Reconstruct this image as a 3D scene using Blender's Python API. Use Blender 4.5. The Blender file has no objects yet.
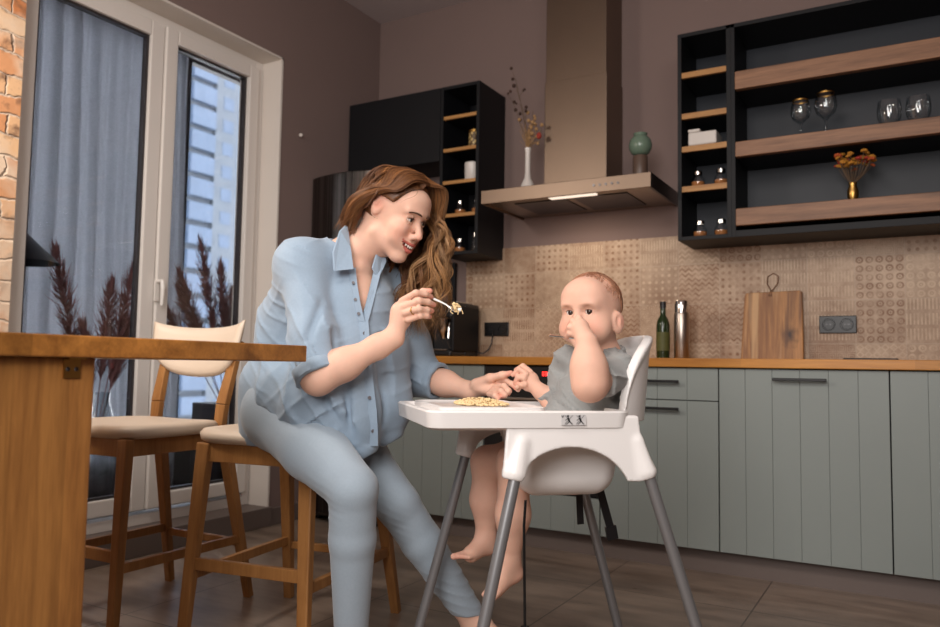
import bpy, bmesh, math, random
import numpy as np
from mathutils import Vector, Matrix
random.seed(7)
SC = bpy.context.scene
COL = SC.collection
PI = math.pi

# ---------------------------------------------------------------- camera
F_PX = 771.0
YAW, PITCH, ROLL = math.radians(30.0), math.atan(53.0/771.0), 0.0157
CAM = np.array([0.0, 0.0, 0.85])
fwd = np.array([-math.sin(YAW)*math.cos(PITCH), math.cos(YAW)*math.cos(PITCH), math.sin(PITCH)])
r0 = np.array([math.cos(YAW), math.sin(YAW), 0.0])
u0 = np.cross(r0, fwd)
RT = r0*math.cos(ROLL) + u0*math.sin(ROLL)
UP = np.cross(RT, fwd)
cam_data = bpy.data.cameras.new('camera')
cam_data.sensor_width = 36.0
cam_data.lens = F_PX*36.0/940.0
cam_data.clip_start = 0.05
cam = bpy.data.objects.new('camera', cam_data)
COL.objects.link(cam)
m = Matrix.Identity(4)
for i in range(3):
    m[i][0] = RT[i]; m[i][1] = UP[i]; m[i][2] = -fwd[i]; m[i][3] = CAM[i]
cam.matrix_world = m
cam_data.dof.use_dof = True
cam_data.dof.focus_distance = 2.1
cam_data.dof.aperture_fstop = 3.2
SC.camera = cam

# ---------------------------------------------------------------- colour management
SC.view_settings.view_transform = 'Standard'
SC.view_settings.look = 'None'
SC.view_settings.gamma = 1.0
SC.view_settings.use_curve_mapping = False
SC.view_settings.exposure = 0.35

# ---------------------------------------------------------------- daylight
world = bpy.data.worlds.new('overcast_sky')
SC.world = world
world.use_nodes = True
bgn = world.node_tree.nodes['Background']
bgn.inputs['Color'].default_value = (0.93, 0.96, 1.0, 1)
bgn.inputs['Strength'].default_value = 4.6

def area(name, loc, target, sx, sy, power, color):
    l = bpy.data.lights.new(name, 'AREA')
    l.shape = 'RECTANGLE'; l.size = sx; l.size_y = sy
    l.energy = power; l.color = color
    o = bpy.data.objects.new(name, l)
    COL.objects.link(o)
    o.location = loc
    o.rotation_euler = (Vector(target)-Vector(loc)).to_track_quat('-Z', 'Y').to_euler()
    return o
area('room_light', (0.9, 0.0, 2.45), (-1.2, 2.8, 1.3), 0.9, 0.6, 11, (1.0, 0.90, 0.82))
area('ceiling_light', (-0.85, 0.25, 2.6), (-1.0, 1.7, 0.8), 0.9, 0.9, 17, (1.0, 0.94, 0.89))
area('front_fill_light', (-0.35, -0.75, 1.75), (-1.1, 1.9, 0.8), 1.1, 1.1, 43, (1.0, 0.95, 0.92))  # added low fill near the camera, brightens front faces and under the tray
area('dining_light', (-2.5, 0.9, 2.2), (-1.9, 1.75, 0.9), 0.3, 0.3, 15, (1.0, 0.90, 0.80))
area('hood_light', (-1.48, 3.62, 1.66), (-1.48, 3.70, 0.9), 0.3, 0.05, 1.0, (1.0, 0.8, 0.6))

# ---------------------------------------------------------------- helpers
def P(px, py, d):
    """point at image position (px, py) and camera depth d (metres)"""
    return CAM + d*(fwd + (px-470.0)/F_PX*RT + (313.5-py)/F_PX*UP)
def V3(r, u, t):
    """direction: r to the right, u up, t towards the camera"""
    return r*RT + u*UP - t*fwd
def nrm(v):
    v = np.asarray(v, float); return v/np.linalg.norm(v)

def tag(o, label=None, cat=None, group=None, kind=None):
    if label: o['label'] = label
    if cat: o['category'] = cat
    if group: o['group'] = group
    if kind: o['kind'] = kind
    return o
def empty(name, loc=(0, 0, 0), rotz=0.0, label=None, cat=None, group=None, kind=None):
    o = bpy.data.objects.new(name, None)
    o.empty_display_size = 0.1
    COL.objects.link(o)
    o.location = loc; o.rotation_euler = (0, 0, rotz)
    return tag(o, label, cat, group, kind)
def pmat(o):
    """world matrix of a top-level thing or of a part, without waiting for the depsgraph"""
    b = o.matrix_basis.copy()
    if o.parent: return pmat(o.parent) @ o.matrix_parent_inverse @ b
    return b
def link(name, me, mat=None, parent=None, world=False, smooth=False):
    o = bpy.data.objects.new(name, me)
    COL.objects.link(o)
    if mat is not None and not me.materials: me.materials.append(mat)
    if parent is not None:
        o.parent = parent
        if world: o.matrix_parent_inverse = pmat(parent).inverted()
    if smooth: me.polygons.foreach_set('use_smooth', [True]*len(me.polygons))
    return o
def auto_smooth(me, ang=40):
    me.polygons.foreach_set('use_smooth', [True]*len(me.polygons))
    bm = bmesh.new(); bm.from_mesh(me)
    a = math.radians(ang)
    for e in bm.edges:
        if len(e.link_faces) == 2 and e.calc_face_angle(0) > a: e.smooth = False
    bm.to_mesh(me); bm.free()
class MB:
    """collects shapes and links them as ONE mesh object"""
    def __init__(s): s.bm = bmesh.new()
    def _add(s, verts, faces, M=None):
        vs = [s.bm.verts.new(Vector(v) if M is None else M @ Vector(v)) for v in verts]
        for f in faces:
            try: s.bm.faces.new([vs[i] for i in f])
            except ValueError: pass
        return s
    def box(s, x0, x1, y0, y1, z0, z1, M=None):
        v = [(x0,y0,z0),(x1,y0,z0),(x1,y1,z0),(x0,y1,z0),(x0,y0,z1),(x1,y0,z1),(x1,y1,z1),(x0,y1,z1)]
        f = [(0,3,2,1),(4,5,6,7),(0,1,5,4),(1,2,6,5),(2,3,7,6),(3,0,4,7)]
        return s._add(v, f, M)
    def beam(s, a, b, w, h, w2=None, h2=None, up=(0, 0, 1), twist=0):
        """rectangular bar from a to b"""
        a = Vector(a); b = Vector(b); d = (b-a).normalized(); up = Vector(up)
        x = d.cross(up)
        if x.length < 1e-4: x = d.cross(Vector((0, 1, 0)))
        x.normalize(); y = x.cross(d)
        w2 = w if w2 is None else w2; h2 = h if h2 is None else h2
        v = []
        for p, ww, hh in ((a, w, h), (b, w2, h2)):
            for sx, sy in ((-1,-1),(1,-1),(1,1),(-1,1)):
                v.append(p + x*sx*ww/2 + y*sy*hh/2)
        return s._add(v, [(0,3,2,1),(4,5,6,7),(0,1,5,4),(1,2,6,5),(2,3,7,6),(3,0,4,7)])
    def tube(s, pts, r, n=10, cap=True, flat=1.0):
        pts = [Vector(p) for p in pts]
        rs = r if hasattr(r, '__len__') else [r]*len(pts)
        t = (pts[1]-pts[0]).normalized()
        x = t.orthogonal().normalized()
        rings = []
        for i, p in enumerate(pts):
            if i == 0: t = pts[1]-pts[0]
            elif i == len(pts)-1: t = pts[-1]-pts[-2]
            else: t = pts[i+1]-pts[i-1]
            t = t.normalized()
            x = (x - t*x.dot(t)).normalized(); y = t.cross(x)
            rings.append([s.bm.verts.new(p + (x*math.cos(2*PI*k/n) + y*math.sin(2*PI*k/n)*flat)*rs[i]) for k in range(n)])
        for a, b in zip(rings[:-1], rings[1:]):
            for k in range(n):
                s.bm.faces.new((a[k], a[(k+1)%n], b[(k+1)%n], b[k]))
        if cap:
            s.bm.faces.new(list(reversed(rings[0]))); s.bm.faces.new(rings[-1])
        return s
    def lathe(s, prof, cx=0, cy=0, cz=0, n=28, M=None):
        """profile of (radius, z) pairs turned about the vertical axis"""
        T = Matrix.Translation((cx, cy, cz)) if M is None else M
        rings = []
        for r, z in prof:
            if r < 1e-5: rings.append([s.bm.verts.new(T @ Vector((0, 0, z)))])
            else: rings.append([s.bm.verts.new(T @ Vector((r*math.cos(2*PI*k/n), r*math.sin(2*PI*k/n), z))) for k in range(n)])
        for a, b in zip(rings[:-1], rings[1:]):
            for k in range(n):
                q = [a[k % len(a)], a[(k+1) % len(a)], b[(k+1) % len(b)], b[k % len(b)]]
                u = []
                for v in q:
                    if v not in u: u.append(v)
                if len(u) > 2:
                    try: s.bm.faces.new(u)
                    except ValueError: pass
        return s
    def prism(s, poly, axis, a, b):
        """polygon (2D) extruded along axis 'x','y' or 'z' from a to b"""
        def p3(p, t):
            return {'x': (t, p[0], p[1]), 'y': (p[0], t, p[1]), 'z': (p[0], p[1], t)}[axis]
        n = len(poly)
        v = [p3(p, a) for p in poly] + [p3(p, b) for p in poly]
        f = [tuple(range(n)), tuple(range(2*n-1, n-1, -1))] + [(i, (i+1) % n, n+(i+1) % n, n+i) for i in range(n)]
        return s._add(v, f)
    def sphere(s, c, r, n=16, m_=10, M=None):
        rr = r if hasattr(r, '__len__') else (r, r, r)
        T = Matrix.Translation(Vector(c)) @ (M if M is not None else Matrix.Identity(4)) @ Matrix.Diagonal((rr[0], rr[1], rr[2], 1))
        return s.lathe([(math.sin(PI*i/m_), -math.cos(PI*i/m_)) for i in range(m_+1)], M=T, n=n)
    def build(s, name, mat, parent=None, bevel=0, smooth=None, world=False, seg=2):
        bmesh.ops.recalc_face_normals(s.bm, faces=s.bm.faces)
        me = bpy.data.meshes.new(name)
        s.bm.to_mesh(me); s.bm.free()
        o = link(name, me, mat, parent, world)
        if smooth: auto_smooth(me, smooth)
        if bevel:
            md = o.modifiers.new('bevel', 'BEVEL'); md.width = bevel; md.segments = seg; md.limit_method = 'ANGLE'
            md.harden_normals = False
        return o
def copy_tree(o, parent=None):
    c = o.copy(); COL.objects.link(c)
    if parent is not None: c.parent = parent
    for ch in [q for q in bpy.data.objects if q.parent == o]: copy_tree(ch, c)
    return c

# ---------------------------------------------------------------- node helpers
class NT:
    def __init__(s, mat):
        s.t = mat.node_tree; s.n = s.t.nodes; s.l = s.t.links
    def node(s, typ, **kw):
        o = s.n.new(typ)
        for k, v in kw.items(): setattr(o, k, v)
        return o
    def put(s, sock, v):
        if isinstance(v, bpy.types.NodeSocket): s.l.new(v, sock)
        else: sock.default_value = v
    def math(s, op, a, b=0.0, c=0.0):
        o = s.node('ShaderNodeMath', operation=op)
        s.put(o.inputs[0], a); s.put(o.inputs[1], b); s.put(o.inputs[2], c)
        return o.outputs[0]
    def mix(s, f, a, b, mode='MIX'):
        o = s.node('ShaderNodeMix', data_type='RGBA', blend_type=mode)
        s.put(o.inputs[0], f)
        s.put(o.inputs[6], a if isinstance(a, bpy.types.NodeSocket) else (*a[:3], 1))
        s.put(o.inputs[7], b if isinstance(b, bpy.types.NodeSocket) else (*b[:3], 1))
        return o.outputs[2]
    def ramp(s, f, stops, interp='LINEAR'):
        o = s.node('ShaderNodeValToRGB'); o.color_ramp.interpolation = interp
        s.put(o.inputs[0], f)
        el = o.color_ramp.elements
        while len(el) < len(stops): el.new(0.5)
        for e, (p, c) in zip(el, stops): e.position = p; e.color = (*c[:3], 1)
        return o.outputs[0]
    def pos(s, obj=False):
        if obj: return s.node('ShaderNodeTexCoord').outputs['Object']
        return s.node('ShaderNodeNewGeometry').outputs['Position']
    def scale(s, v, sc, loc=(0, 0, 0), rot=(0, 0, 0)):
        o = s.node('ShaderNodeMapping'); s.put(o.inputs[0], v)
        o.inputs['Scale'].default_value = sc; o.inputs['Location'].default_value = loc; o.inputs['Rotation'].default_value = rot
        return o.outputs[0]
    def noise(s, v, sc=5, det=4, rough=0.55, dist=0.0, out=0):
        o = s.node('ShaderNodeTexNoise'); s.put(o.inputs['Vector'], v)
        o.inputs['Scale'].default_value = sc; o.inputs['Detail'].default_value = det
        o.inputs['Roughness'].default_value = rough; o.inputs['Distortion'].default_value = dist
        return o.outputs[out]
    def xyz(s, v):
        o = s.node('ShaderNodeSeparateXYZ'); s.put(o.inputs[0], v); return o.outputs
    def comb(s, x, y, z):
        o = s.node('ShaderNodeCombineXYZ'); s.put(o.inputs[0], x); s.put(o.inputs[1], y); s.put(o.inputs[2], z); return o.outputs[0]
    def white(s, v):
        o = s.node('ShaderNodeTexWhiteNoise', noise_dimensions='3D'); s.put(o.inputs[0], v); return o.outputs[0]
    def bump(s, h, strength=0.3, dist=0.01):
        o = s.node('ShaderNodeBump'); s.put(o.inputs['Height'], h)
        o.inputs['Strength'].default_value = strength; o.inputs['Distance'].default_value = dist
        return o.outputs[0]
def srgb(r, g, b):
    f = lambda c: c/12.92 if c <= 0.04045 else ((c+0.055)/1.055)**2.4
    return (f(r/255), f(g/255), f(b/255))
def new_mat(name, color, rough=0.5, metal=0.0, **kw):
    mt = bpy.data.materials.new(name); mt.use_nodes = True
    b = mt.node_tree.nodes['Principled BSDF']
    b.inputs['Base Color'].default_value = (*color[:3], 1)
    b.inputs['Roughness'].default_value = rough
    b.inputs['Metallic'].default_value = metal
    for k, v in kw.items(): b.inputs[k.replace('_', ' ')].default_value = v
    return mt, NT(mt), b
def mottled(name, color, rough=0.5, metal=0.0, amt=0.12, sc=6, bump=0.0, bsc=60, obj=False, **kw):
    """a plain colour with slight procedural variation"""
    mt, t, b = new_mat(name, color, rough, metal, **kw)
    p = t.pos(obj)
    n = t.noise(p, sc, 4)
    lo = tuple(c*(1-amt) for c in color); hi = tuple(min(1, c*(1+amt)) for c in color)
    t.put(b.inputs['Base Color'], t.mix(n, lo, hi))
    if bump: t.put(b.inputs['Normal'], t.bump(t.noise(p, bsc, 3), bump, 0.003))
    return mt
def wood(name, c1, c2, axis='y', sc=1.0, rough=0.45, knots=0.0, block=None, obj=False, ring=18, cs=1.0):
    """grain that runs along one axis; block = (size along, size across) of glued staves"""
    mt, t, b = new_mat(name, c1, rough)
    p = t.pos(obj)
    st = {'x': (0.7, 9, 9), 'y': (9, 0.7, 9), 'z': (9, 9, 0.7)}[axis]
    q = t.scale(p, tuple(v*sc for v in st))
    g = t.noise(q, ring*0.12, 6, 0.6, 0.6)
    fine = t.noise(t.scale(p, tuple(v*sc*6 for v in st)), 3, 3, 0.6)
    f = t.math('ADD', t.math('MULTIPLY', g, 0.75), t.math('MULTIPLY', fine, 0.25))
    col = t.ramp(f, [(0.3, c2), (0.5, tuple((a+b_)/2 for a, b_ in zip(c1, c2))), (0.68, c1)])
    if block:
        s3 = t.xyz(p)
        idx = [t.math('FLOOR', t.math('MULTIPLY', s3[i], 1.0/block[i])) if block[i] else 0.0 for i in range(3)]
        w = t.white(t.comb(*idx))
        k = t.math('MULTIPLY_ADD', w, 0.42*cs, 1.0-0.24*cs)
        kk = t.comb(k, k, k)
        col = t.mix(1.0, col, kk, 'MULTIPLY')
    if knots:
        v = t.node('ShaderNodeTexVoronoi'); t.put(v.inputs['Vector'], t.scale(p, {'x': (2, 7, 7), 'y': (7, 2, 7), 'z': (7, 7, 2)}[axis])); v.inputs['Scale'].default_value = 0.8
        kf = t.ramp(v.outputs['Distance'], [(0.03, (1, 1, 1)), (0.16, (0, 0, 0))])
        col = t.mix(t.math('MULTIPLY', kf, knots), col, tuple(c*0.35 for c in c2))
    t.put(b.inputs['Base Color'], col)
    t.put(b.inputs['Normal'], t.bump(f, 0.15, 0.003))
    return mt
def glass(name, tint=(1, 1, 1), refl=1.0, rough=0.0, mixw=None):
    """thin pane: mostly clear, mirrors at grazing angles"""
    mt = bpy.data.materials.new(name); mt.use_nodes = True
    t = NT(mt); t.n.clear()
    out = t.node('ShaderNodeOutputMaterial')
    tr = t.node('ShaderNodeBsdfTransparent'); tr.inputs[0].default_value = (*tint, 1)
    gl = t.node('ShaderNodeBsdfGlossy'); gl.inputs['Roughness'].default_value = rough
    fr = t.node('ShaderNodeFresnel'); fr.inputs[0].default_value = 1.5
    mx = t.node('ShaderNodeMixShader')
    bf = t.node('ShaderNodeNewGeometry').outputs['Backfacing']
    t.put(mx.inputs[0], t.math('MULTIPLY', t.math('MULTIPLY', fr.outputs[0], refl), t.math('SUBTRACT', 1.0, bf)))
    t.l.new(tr.outputs[0], mx.inputs[1]); t.l.new(gl.outputs[0], mx.inputs[2])
    t.l.new(mx.outputs[0], out.inputs[0])
    return mt
# ================================================================ materials
M = {}
M['wall'] = mottled('taupe_plaster', srgb(128, 109, 104), 0.85, amt=0.05, sc=2, bump=0.08, bsc=90)
M['ceiling'] = mottled('ceiling_paint', srgb(190, 178, 178), 0.9, amt=0.03, sc=2)
M['white_frame'] = mottled('white_window_plastic', srgb(222, 216, 210), 0.35, amt=0.03, sc=3)
M['reveal'] = mottled('reveal_plaster', srgb(218, 210, 202), 0.75, amt=0.04, sc=3)
M['black'] = mottled('black_cabinet_laminate', srgb(17, 18, 22), 0.55, amt=0.1, sc=5, Specular_IOR_Level=0.3)
M['black_in'] = mottled('dark_blue_grey_panel', srgb(20, 27, 38), 0.5, amt=0.12, sc=3)
M['sage'] = mottled('sage_cabinet_paint', srgb(139, 147, 144), 0.45, amt=0.04, sc=4)
M['plinth'] = mottled('grey_brown_plinth', srgb(112, 100, 95), 0.5, amt=0.08, sc=5)
M['shelf_wood'] = wood('rustic_shelf_wood', srgb(166, 122, 90), srgb(98, 66, 46), 'x', 1.0, 0.5, knots=0.4)
M['thin_shelf'] = wood('oak_shelf_wood', srgb(200, 150, 88), srgb(150, 102, 54), 'x', 1.0, 0.5)
M['worktop'] = wood('oiled_oak_worktop', srgb(216, 150, 66), srgb(168, 106, 36), 'x', 0.8, 0.35, block=(0.62, 0.045, 0), cs=0.5)
M['table'] = wood('oiled_oak_table', srgb(176, 118, 56), srgb(108, 66, 28), 'x', 1.0, 0.35, block=(0, 0.085, 0), cs=1.5, knots=0.2)
M['table_leg'] = wood('oak_table_leg', srgb(170, 118, 62), srgb(104, 64, 30), 'z', 1.0, 0.4, block=(0, 0.05, 0), cs=1.3, knots=0.25)
M['stool_wood'] = wood('oak_stool_wood', srgb(176, 126, 74), srgb(134, 88, 46), 'z', 1.0, 0.4, obj=True)
M['steel'] = mottled('brushed_steel', srgb(176, 165, 155), 0.33, 1.0, amt=0.06, sc=8)
M['chrome'] = mottled('chrome', srgb(215, 212, 208), 0.12, 1.0, amt=0.02)
M['dark_steel'] = mottled('dark_steel', srgb(94, 92, 94), 0.3, 1.0, amt=0.08, sc=4)
M['black_plastic'] = mottled('black_plastic', srgb(24, 24, 26), 0.35, amt=0.1)
M['dark_frame'] = mottled('dark_brown_window_frame', srgb(46, 42, 44), 0.4, amt=0.1)
M['white_ceramic'] = mottled('white_ceramic', srgb(214, 208, 202), 0.25, amt=0.03)
M['pane'] = glass('window_pane', (0.88, 0.88, 0.88), 1.2)
M['clear'] = glass('clear_glass', (0.93, 0.95, 0.96), 3.0, 0.02)

# brushed steel streaks on the fridge
mt, t, b = new_mat('fridge_steel', srgb(120, 118, 120), 0.28, 1.0)
q = t.scale(t.pos(), (60, 60, 0.6)); n = t.noise(q, 1.0, 4)
t.put(b.inputs['Base Color'], t.ramp(n, [(0.3, srgb(58, 55, 55)), (0.7, srgb(120, 115, 112))]))
t.put(b.inputs['Roughness'], t.math('MULTIPLY_ADD', n, 0.2, 0.2)); M['fridge'] = mt

# bricks of the window wall
mt, t, b = new_mat('old_brick', srgb(200, 160, 120), 0.85)
p = t.xyz(t.pos())
w = t.noise(t.pos(), 9, 3, out=0)
bt = t.node('ShaderNodeTexBrick')
t.put(bt.inputs['Vector'], t.comb(t.math('ADD', p[1], t.math('MULTIPLY', w, 0.09)), t.math('ADD', p[2], t.math('MULTIPLY', w, 0.06)), 0.0))
bt.inputs['Scale'].default_value = 1.0
bt.inputs['Brick Width'].default_value = 0.25; bt.inputs['Row Height'].default_value = 0.078; bt.inputs['Mortar Size'].default_value = 0.008
bt.inputs['Mortar Smooth'].default_value = 1.0
bt.inputs['Color1'].default_value = (*srgb(196, 126, 78), 1); bt.inputs['Color2'].default_value = (*srgb(222, 182, 140), 1); bt.inputs['Mortar'].default_value = (*srgb(198, 178, 158), 1)
n2 = t.noise(t.pos(), 14, 5)
col = t.mix(t.ramp(n2, [(0.52, (0, 0, 0)), (0.72, (1, 1, 1))]), bt.outputs['Color'], srgb(112, 82, 64))
n3 = t.noise(t.pos(), 5, 3)
col = t.mix(t.ramp(n3, [(0.42, (0, 0, 0)), (0.60, (0.85, 0.85, 0.85))]), col, srgb(222, 200, 176))
t.put(b.inputs['Base Color'], col)
t.put(b.inputs['Normal'], t.bump(t.math('SUBTRACT', t.math('MULTIPLY', n2, 0.5), bt.outputs['Fac']), 0.6, 0.012)); M['brick'] = mt

# large matt floor tiles
mt, t, b = new_mat('floor_tile', srgb(140, 122, 108), 0.32)
p = t.xyz(t.pos())
S = 0.6
fx = t.math('FRACT', t.math('MULTIPLY', t.math('ADD', p[0], 10.12), 1/S)); fy = t.math('FRACT', t.math('MULTIPLY', t.math('ADD', p[1], 10.27), 1/S))
ex = t.math('ABSOLUTE', t.math('SUBTRACT', fx, 0.5)); ey = t.math('ABSOLUTE', t.math('SUBTRACT', fy, 0.5))
line = t.math('GREATER_THAN', t.math('MAXIMUM', ex, ey), 0.4955)
wv = t.white(t.comb(t.math('FLOOR', t.math('MULTIPLY', t.math('ADD', p[0], 10.12), 1/S)), t.math('FLOOR', t.math('MULTIPLY', t.math('ADD', p[1], 10.27), 1/S)), 0.0))
n = t.noise(t.scale(t.pos(), (1.2, 5, 1)), 3, 5)
col = t.ramp(n, [(0.3, srgb(112, 96, 84)), (0.7, srgb(152, 134, 120))])
k = t.math('MULTIPLY_ADD', wv, 0.16, 0.92)
col = t.mix(1.0, col, t.comb(k, k, k), 'MULTIPLY')
col = t.mix(line, col, srgb(84, 72, 64))
t.put(b.inputs['Base Color'], col)
t.put(b.inputs['Roughness'], t.math('MULTIPLY_ADD', n, 0.25, 0.2))
t.put(b.inputs['Normal'], t.bump(line, -0.3, 0.002)); M['floor'] = mt

# patchwork backsplash tiles: every tile has a pattern of its own
mt, t, b = new_mat('patchwork_tile', srgb(180, 150, 122), 0.5)
p = t.xyz(t.pos()); S = 0.2
U = t.math('MULTIPLY', t.math('ADD', p[0], 10.03), 1/S); W = t.math('MULTIPLY', t.math('ADD', p[2], 0.02), 1/S)
iu = t.math('FLOOR', U); iv = t.math('FLOOR', W); fu = t.math('FRACT', U); fv = t.math('FRACT', W)
ran = t.white(t.comb(iu, iv, 3.0)); ran2 = t.white(t.comb(iu, iv, 9.0)); ran3 = t.white(t.comb(iv, iu, 5.0))
def cell(n_):
    a = t.math('SUBTRACT', t.math('FRACT', t.math('MULTIPLY', fu, n_)), 0.5)
    c = t.math('SUBTRACT', t.math('FRACT', t.math('MULTIPLY', fv, n_)), 0.5)
    return a, c
a, c = cell(6.0)
r6 = t.math('SQRT', t.math('ADD', t.math('MULTIPLY', a, a), t.math('MULTIPLY', c, c)))
pat_dot = t.math('LESS_THAN', r6, 0.24)
a4, c4 = cell(5.0)
r4 = t.math('SQRT', t.math('ADD', t.math('MULTIPLY', a4, a4), t.math('MULTIPLY', c4, c4)))
pat_ring = t.math('LESS_THAN', t.math('ABSOLUTE', t.math('SUBTRACT', r4, 0.3)), 0.1)
pat_ring = t.math('MAXIMUM', pat_ring, t.math('LESS_THAN', r4, 0.09))
zig = t.math('ADD', t.math('MULTIPLY', fv, 8.0), t.math('MULTIPLY', t.math('ABSOLUTE', t.math('SUBTRACT', t.math('FRACT', t.math('MULTIPLY', fu, 6.0)), 0.5)), 1.2))
pat_zig = t.math('LESS_THAN', t.math('FRACT', zig), 0.38)
dia = t.math('ADD', t.math('ABSOLUTE', a), t.math('ABSOLUTE', c))
pat_dia = t.math('LESS_THAN', t.math('ABSOLUTE', t.math('SUBTRACT', dia, 0.42)), 0.1)
pat_str = t.math('LESS_THAN', t.math('FRACT', t.math('MULTIPLY', fu, 14.0)), 0.4)
pat_str = t.math('MULTIPLY', pat_str, t.math('GREATER_THAN', t.math('FRACT', t.math('MULTIPLY', fv, 3.0)), 0.25))
sq = t.math('MAXIMUM', t.math('ABSOLUTE', a4), t.math('ABSOLUTE', c4))
pat_sq = t.math('LESS_THAN', t.math('ABSOLUTE', t.math('SUBTRACT', t.math('FRACT', t.math('MULTIPLY', sq, 5.0)), 0.5)), 0.2)
pat = 0.0
for k_, pp in enumerate((pat_dot, pat_ring, pat_zig, pat_dia, pat_str, pat_sq)):
    lo = k_/6.0
    sel = t.math('MULTIPLY', t.math('GREATER_THAN', ran, lo), t.math('LESS_THAN', ran, lo+1/6.0))
    pat = t.math('ADD', pat, t.math('MULTIPLY', sel, pp))
wear = t.ramp(t.noise(t.pos(), 22, 4), [(0.35, (0.25, 0.25, 0.25)), (0.62, (1, 1, 1))])
stain = t.noise(t.pos(), 4, 4)
stain = t.math('ADD', t.math('MULTIPLY', stain, 0.6), t.math('MULTIPLY', t.noise(t.pos(), 30, 5, 0.7), 0.4))
base = t.ramp(stain, [(0.36, srgb(150, 120, 96)), (0.64, srgb(202, 178, 154))])
kk = t.math('MULTIPLY_ADD', ran2, 0.14, 0.93)
base = t.mix(1.0, base, t.comb(kk, kk, kk), 'MULTIPLY')
motif = t.mix(t.math('GREATER_THAN', ran3, 0.45), srgb(128, 88, 56), srgb(208, 186, 160))
f = t.math('MULTIPLY', t.math('MULTIPLY', pat, wear), 0.85)
col = t.mix(f, base, motif)
gx = t.math('ABSOLUTE', t.math('SUBTRACT', fu, 0.5)); gy = t.math('ABSOLUTE', t.math('SUBTRACT', fv, 0.5))
gr = t.math('GREATER_THAN', t.math('MAXIMUM', gx, gy), 0.492)
col = t.mix(t.math('MULTIPLY', gr, 0.6), col, srgb(190, 172, 152))
t.put(b.inputs['Base Color'], col); M['patch'] = mt

# grey linen curtain
mt = bpy.data.materials.new('grey_linen'); mt.use_nodes = True; t = NT(mt); t.n.clear()
out = t.node('ShaderNodeOutputMaterial'); df = t.node('ShaderNodeBsdfDiffuse'); tl = t.node('ShaderNodeBsdfTranslucent')
n = t.noise(t.scale(t.pos(), (1, 30, 30)), 12, 3)
cc = t.ramp(n, [(0.3, srgb(150, 152, 158)), (0.7, srgb(190, 192, 198))])
t.l.new(cc, df.inputs[0]); t.l.new(cc, tl.inputs[0]); mx = t.node('ShaderNodeMixShader'); mx.inputs[0].default_value = 0.7
t.l.new(df.outputs[0], mx.inputs[1]); t.l.new(tl.outputs[0], mx.inputs[2]); t.l.new(mx.outputs[0], out.inputs[0]); M['curtain'] = mt

# facade across the street
mt, t, b = new_mat('facade', srgb(150, 160, 175), 0.9)
n = t.noise(t.pos(), 0.6, 3)
t.put(b.inputs['Base Color'], t.mix(n, srgb(92, 100, 112), srgb(112, 120, 130))); M['facade'] = mt
M['far_pane'] = mottled('far_window_glass', srgb(88, 104, 128), 0.15, amt=0.2, sc=0.5)

# ================================================================ setting
XL, YB, ZC = -2.96, 3.91, 3.06           # left wall, back wall, ceiling
XR, YF = 2.4, -2.6
DY0, DY1, DZ1 = 1.65, 3.04, 2.515         # door opening in the left wall
def struct(name, mb, mat, parent=None, **k):
    o = mb.build(name, mat, parent, **k)
    if parent is None: o['kind'] = 'structure'
    return o
struct('floor', MB().box(XL-0.2, XR, YF, YB+0.15, -0.1, 0), M['floor'])
struct('ceiling', MB().box(XL-0.2, XR, YF, YB+0.15, ZC, ZC+0.1), M['ceiling'])
struct('wall_back', MB().box(XL-0.2, XR+0.1, YB, YB+0.15, 0, ZC), M['wall'])
wl = MB().box(XL-0.2, XL, DY1, YB, 0, ZC).box(XL-0.2, XL, DY0, DY1, DZ1, ZC)
struct('wall_left', wl, M['wall'])
struct('wall_brick', MB().box(XL-0.2, XL+0.03, YF, DY0-0.02, 0, ZC), M['brick'])
struct('wall_right', MB().box(XR, XR+0.1, YF, YB, 0, ZC), M['wall'])
struct('wall_front', MB().box(XL-0.2, XR+0.1, YF-0.1, YF, 0, ZC), M['wall'])
# patchwork backsplash, bonded to the wall
struct('trim_1', MB().box(-2.28, XR-0.02, YB-0.012, YB, 0.86, 1.53), M['patch'])
struct('baseboard_left', MB().box(XL, XL+0.015, DY1, YB-0.01, 0, 0.09), M['plinth'], bevel=0.003)
# reveal lining of the balcony door
rv = MB().box(XL-0.2, XL+0.004, DY1-0.012, DY1+0.0, 0.1, DZ1).box(XL-0.2, XL+0.004, DY0-0.02, DY0, 0.1, DZ1).box(XL-0.2, XL+0.004, DY0, DY1, DZ1-0.012, DZ1)
struct('trim_2', rv, M['reveal'])
struct('trim_3', MB().box(XL-0.2, XL+0.02, DY0-0.02, DY1+0.01, 0, 0.10), M['plinth'], bevel=0.003)

# balcony door: fixed sash at the left, opening sash with a handle at the right
dr = empty('door_1', (XL-0.17, 0, 0), kind='structure')
fr = MB()
x0, x1 = -0.035, 0.035
def ring(mb, y0, y1, z0, z1, w, xa, xb):
    mb.box(xa, xb, y0, y0+w, z0, z1).box(xa, xb, y1-w, y1, z0, z1).box(xa, xb, y0+w, y1-w, z0, z0+w).box(xa, xb, y0+w, y1-w, z1-w, z1)
ring(fr, DY0, DY1-0.012, 0.10, DZ1-0.012, 0.05, x0, x1)
fr.box(x0, x1, 2.35, 2.40, 0.17, DZ1-0.06)
fr.build('door_frame', M['white_frame'], dr, bevel=0.004)
s1 = MB(); ring(s1, DY0+0.045, 2.375, 0.17, DZ1-0.056, 0.072, x0+0.02, x1+0.012); s1.build('fixed_sash', M['white_frame'], dr, bevel=0.005)
s2 = MB(); ring(s2, 2.38, DY1-0.055, 0.17, DZ1-0.056, 0.068, x0+0.01, x1+0.022); s2o = s2.build('opening_sash', M['white_frame'], dr, bevel=0.006)
G = [(1.765, 2.305, 0.24, 2.39), (2.446, 2.919, 0.236, 2.393)]
gk = MB()
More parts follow.
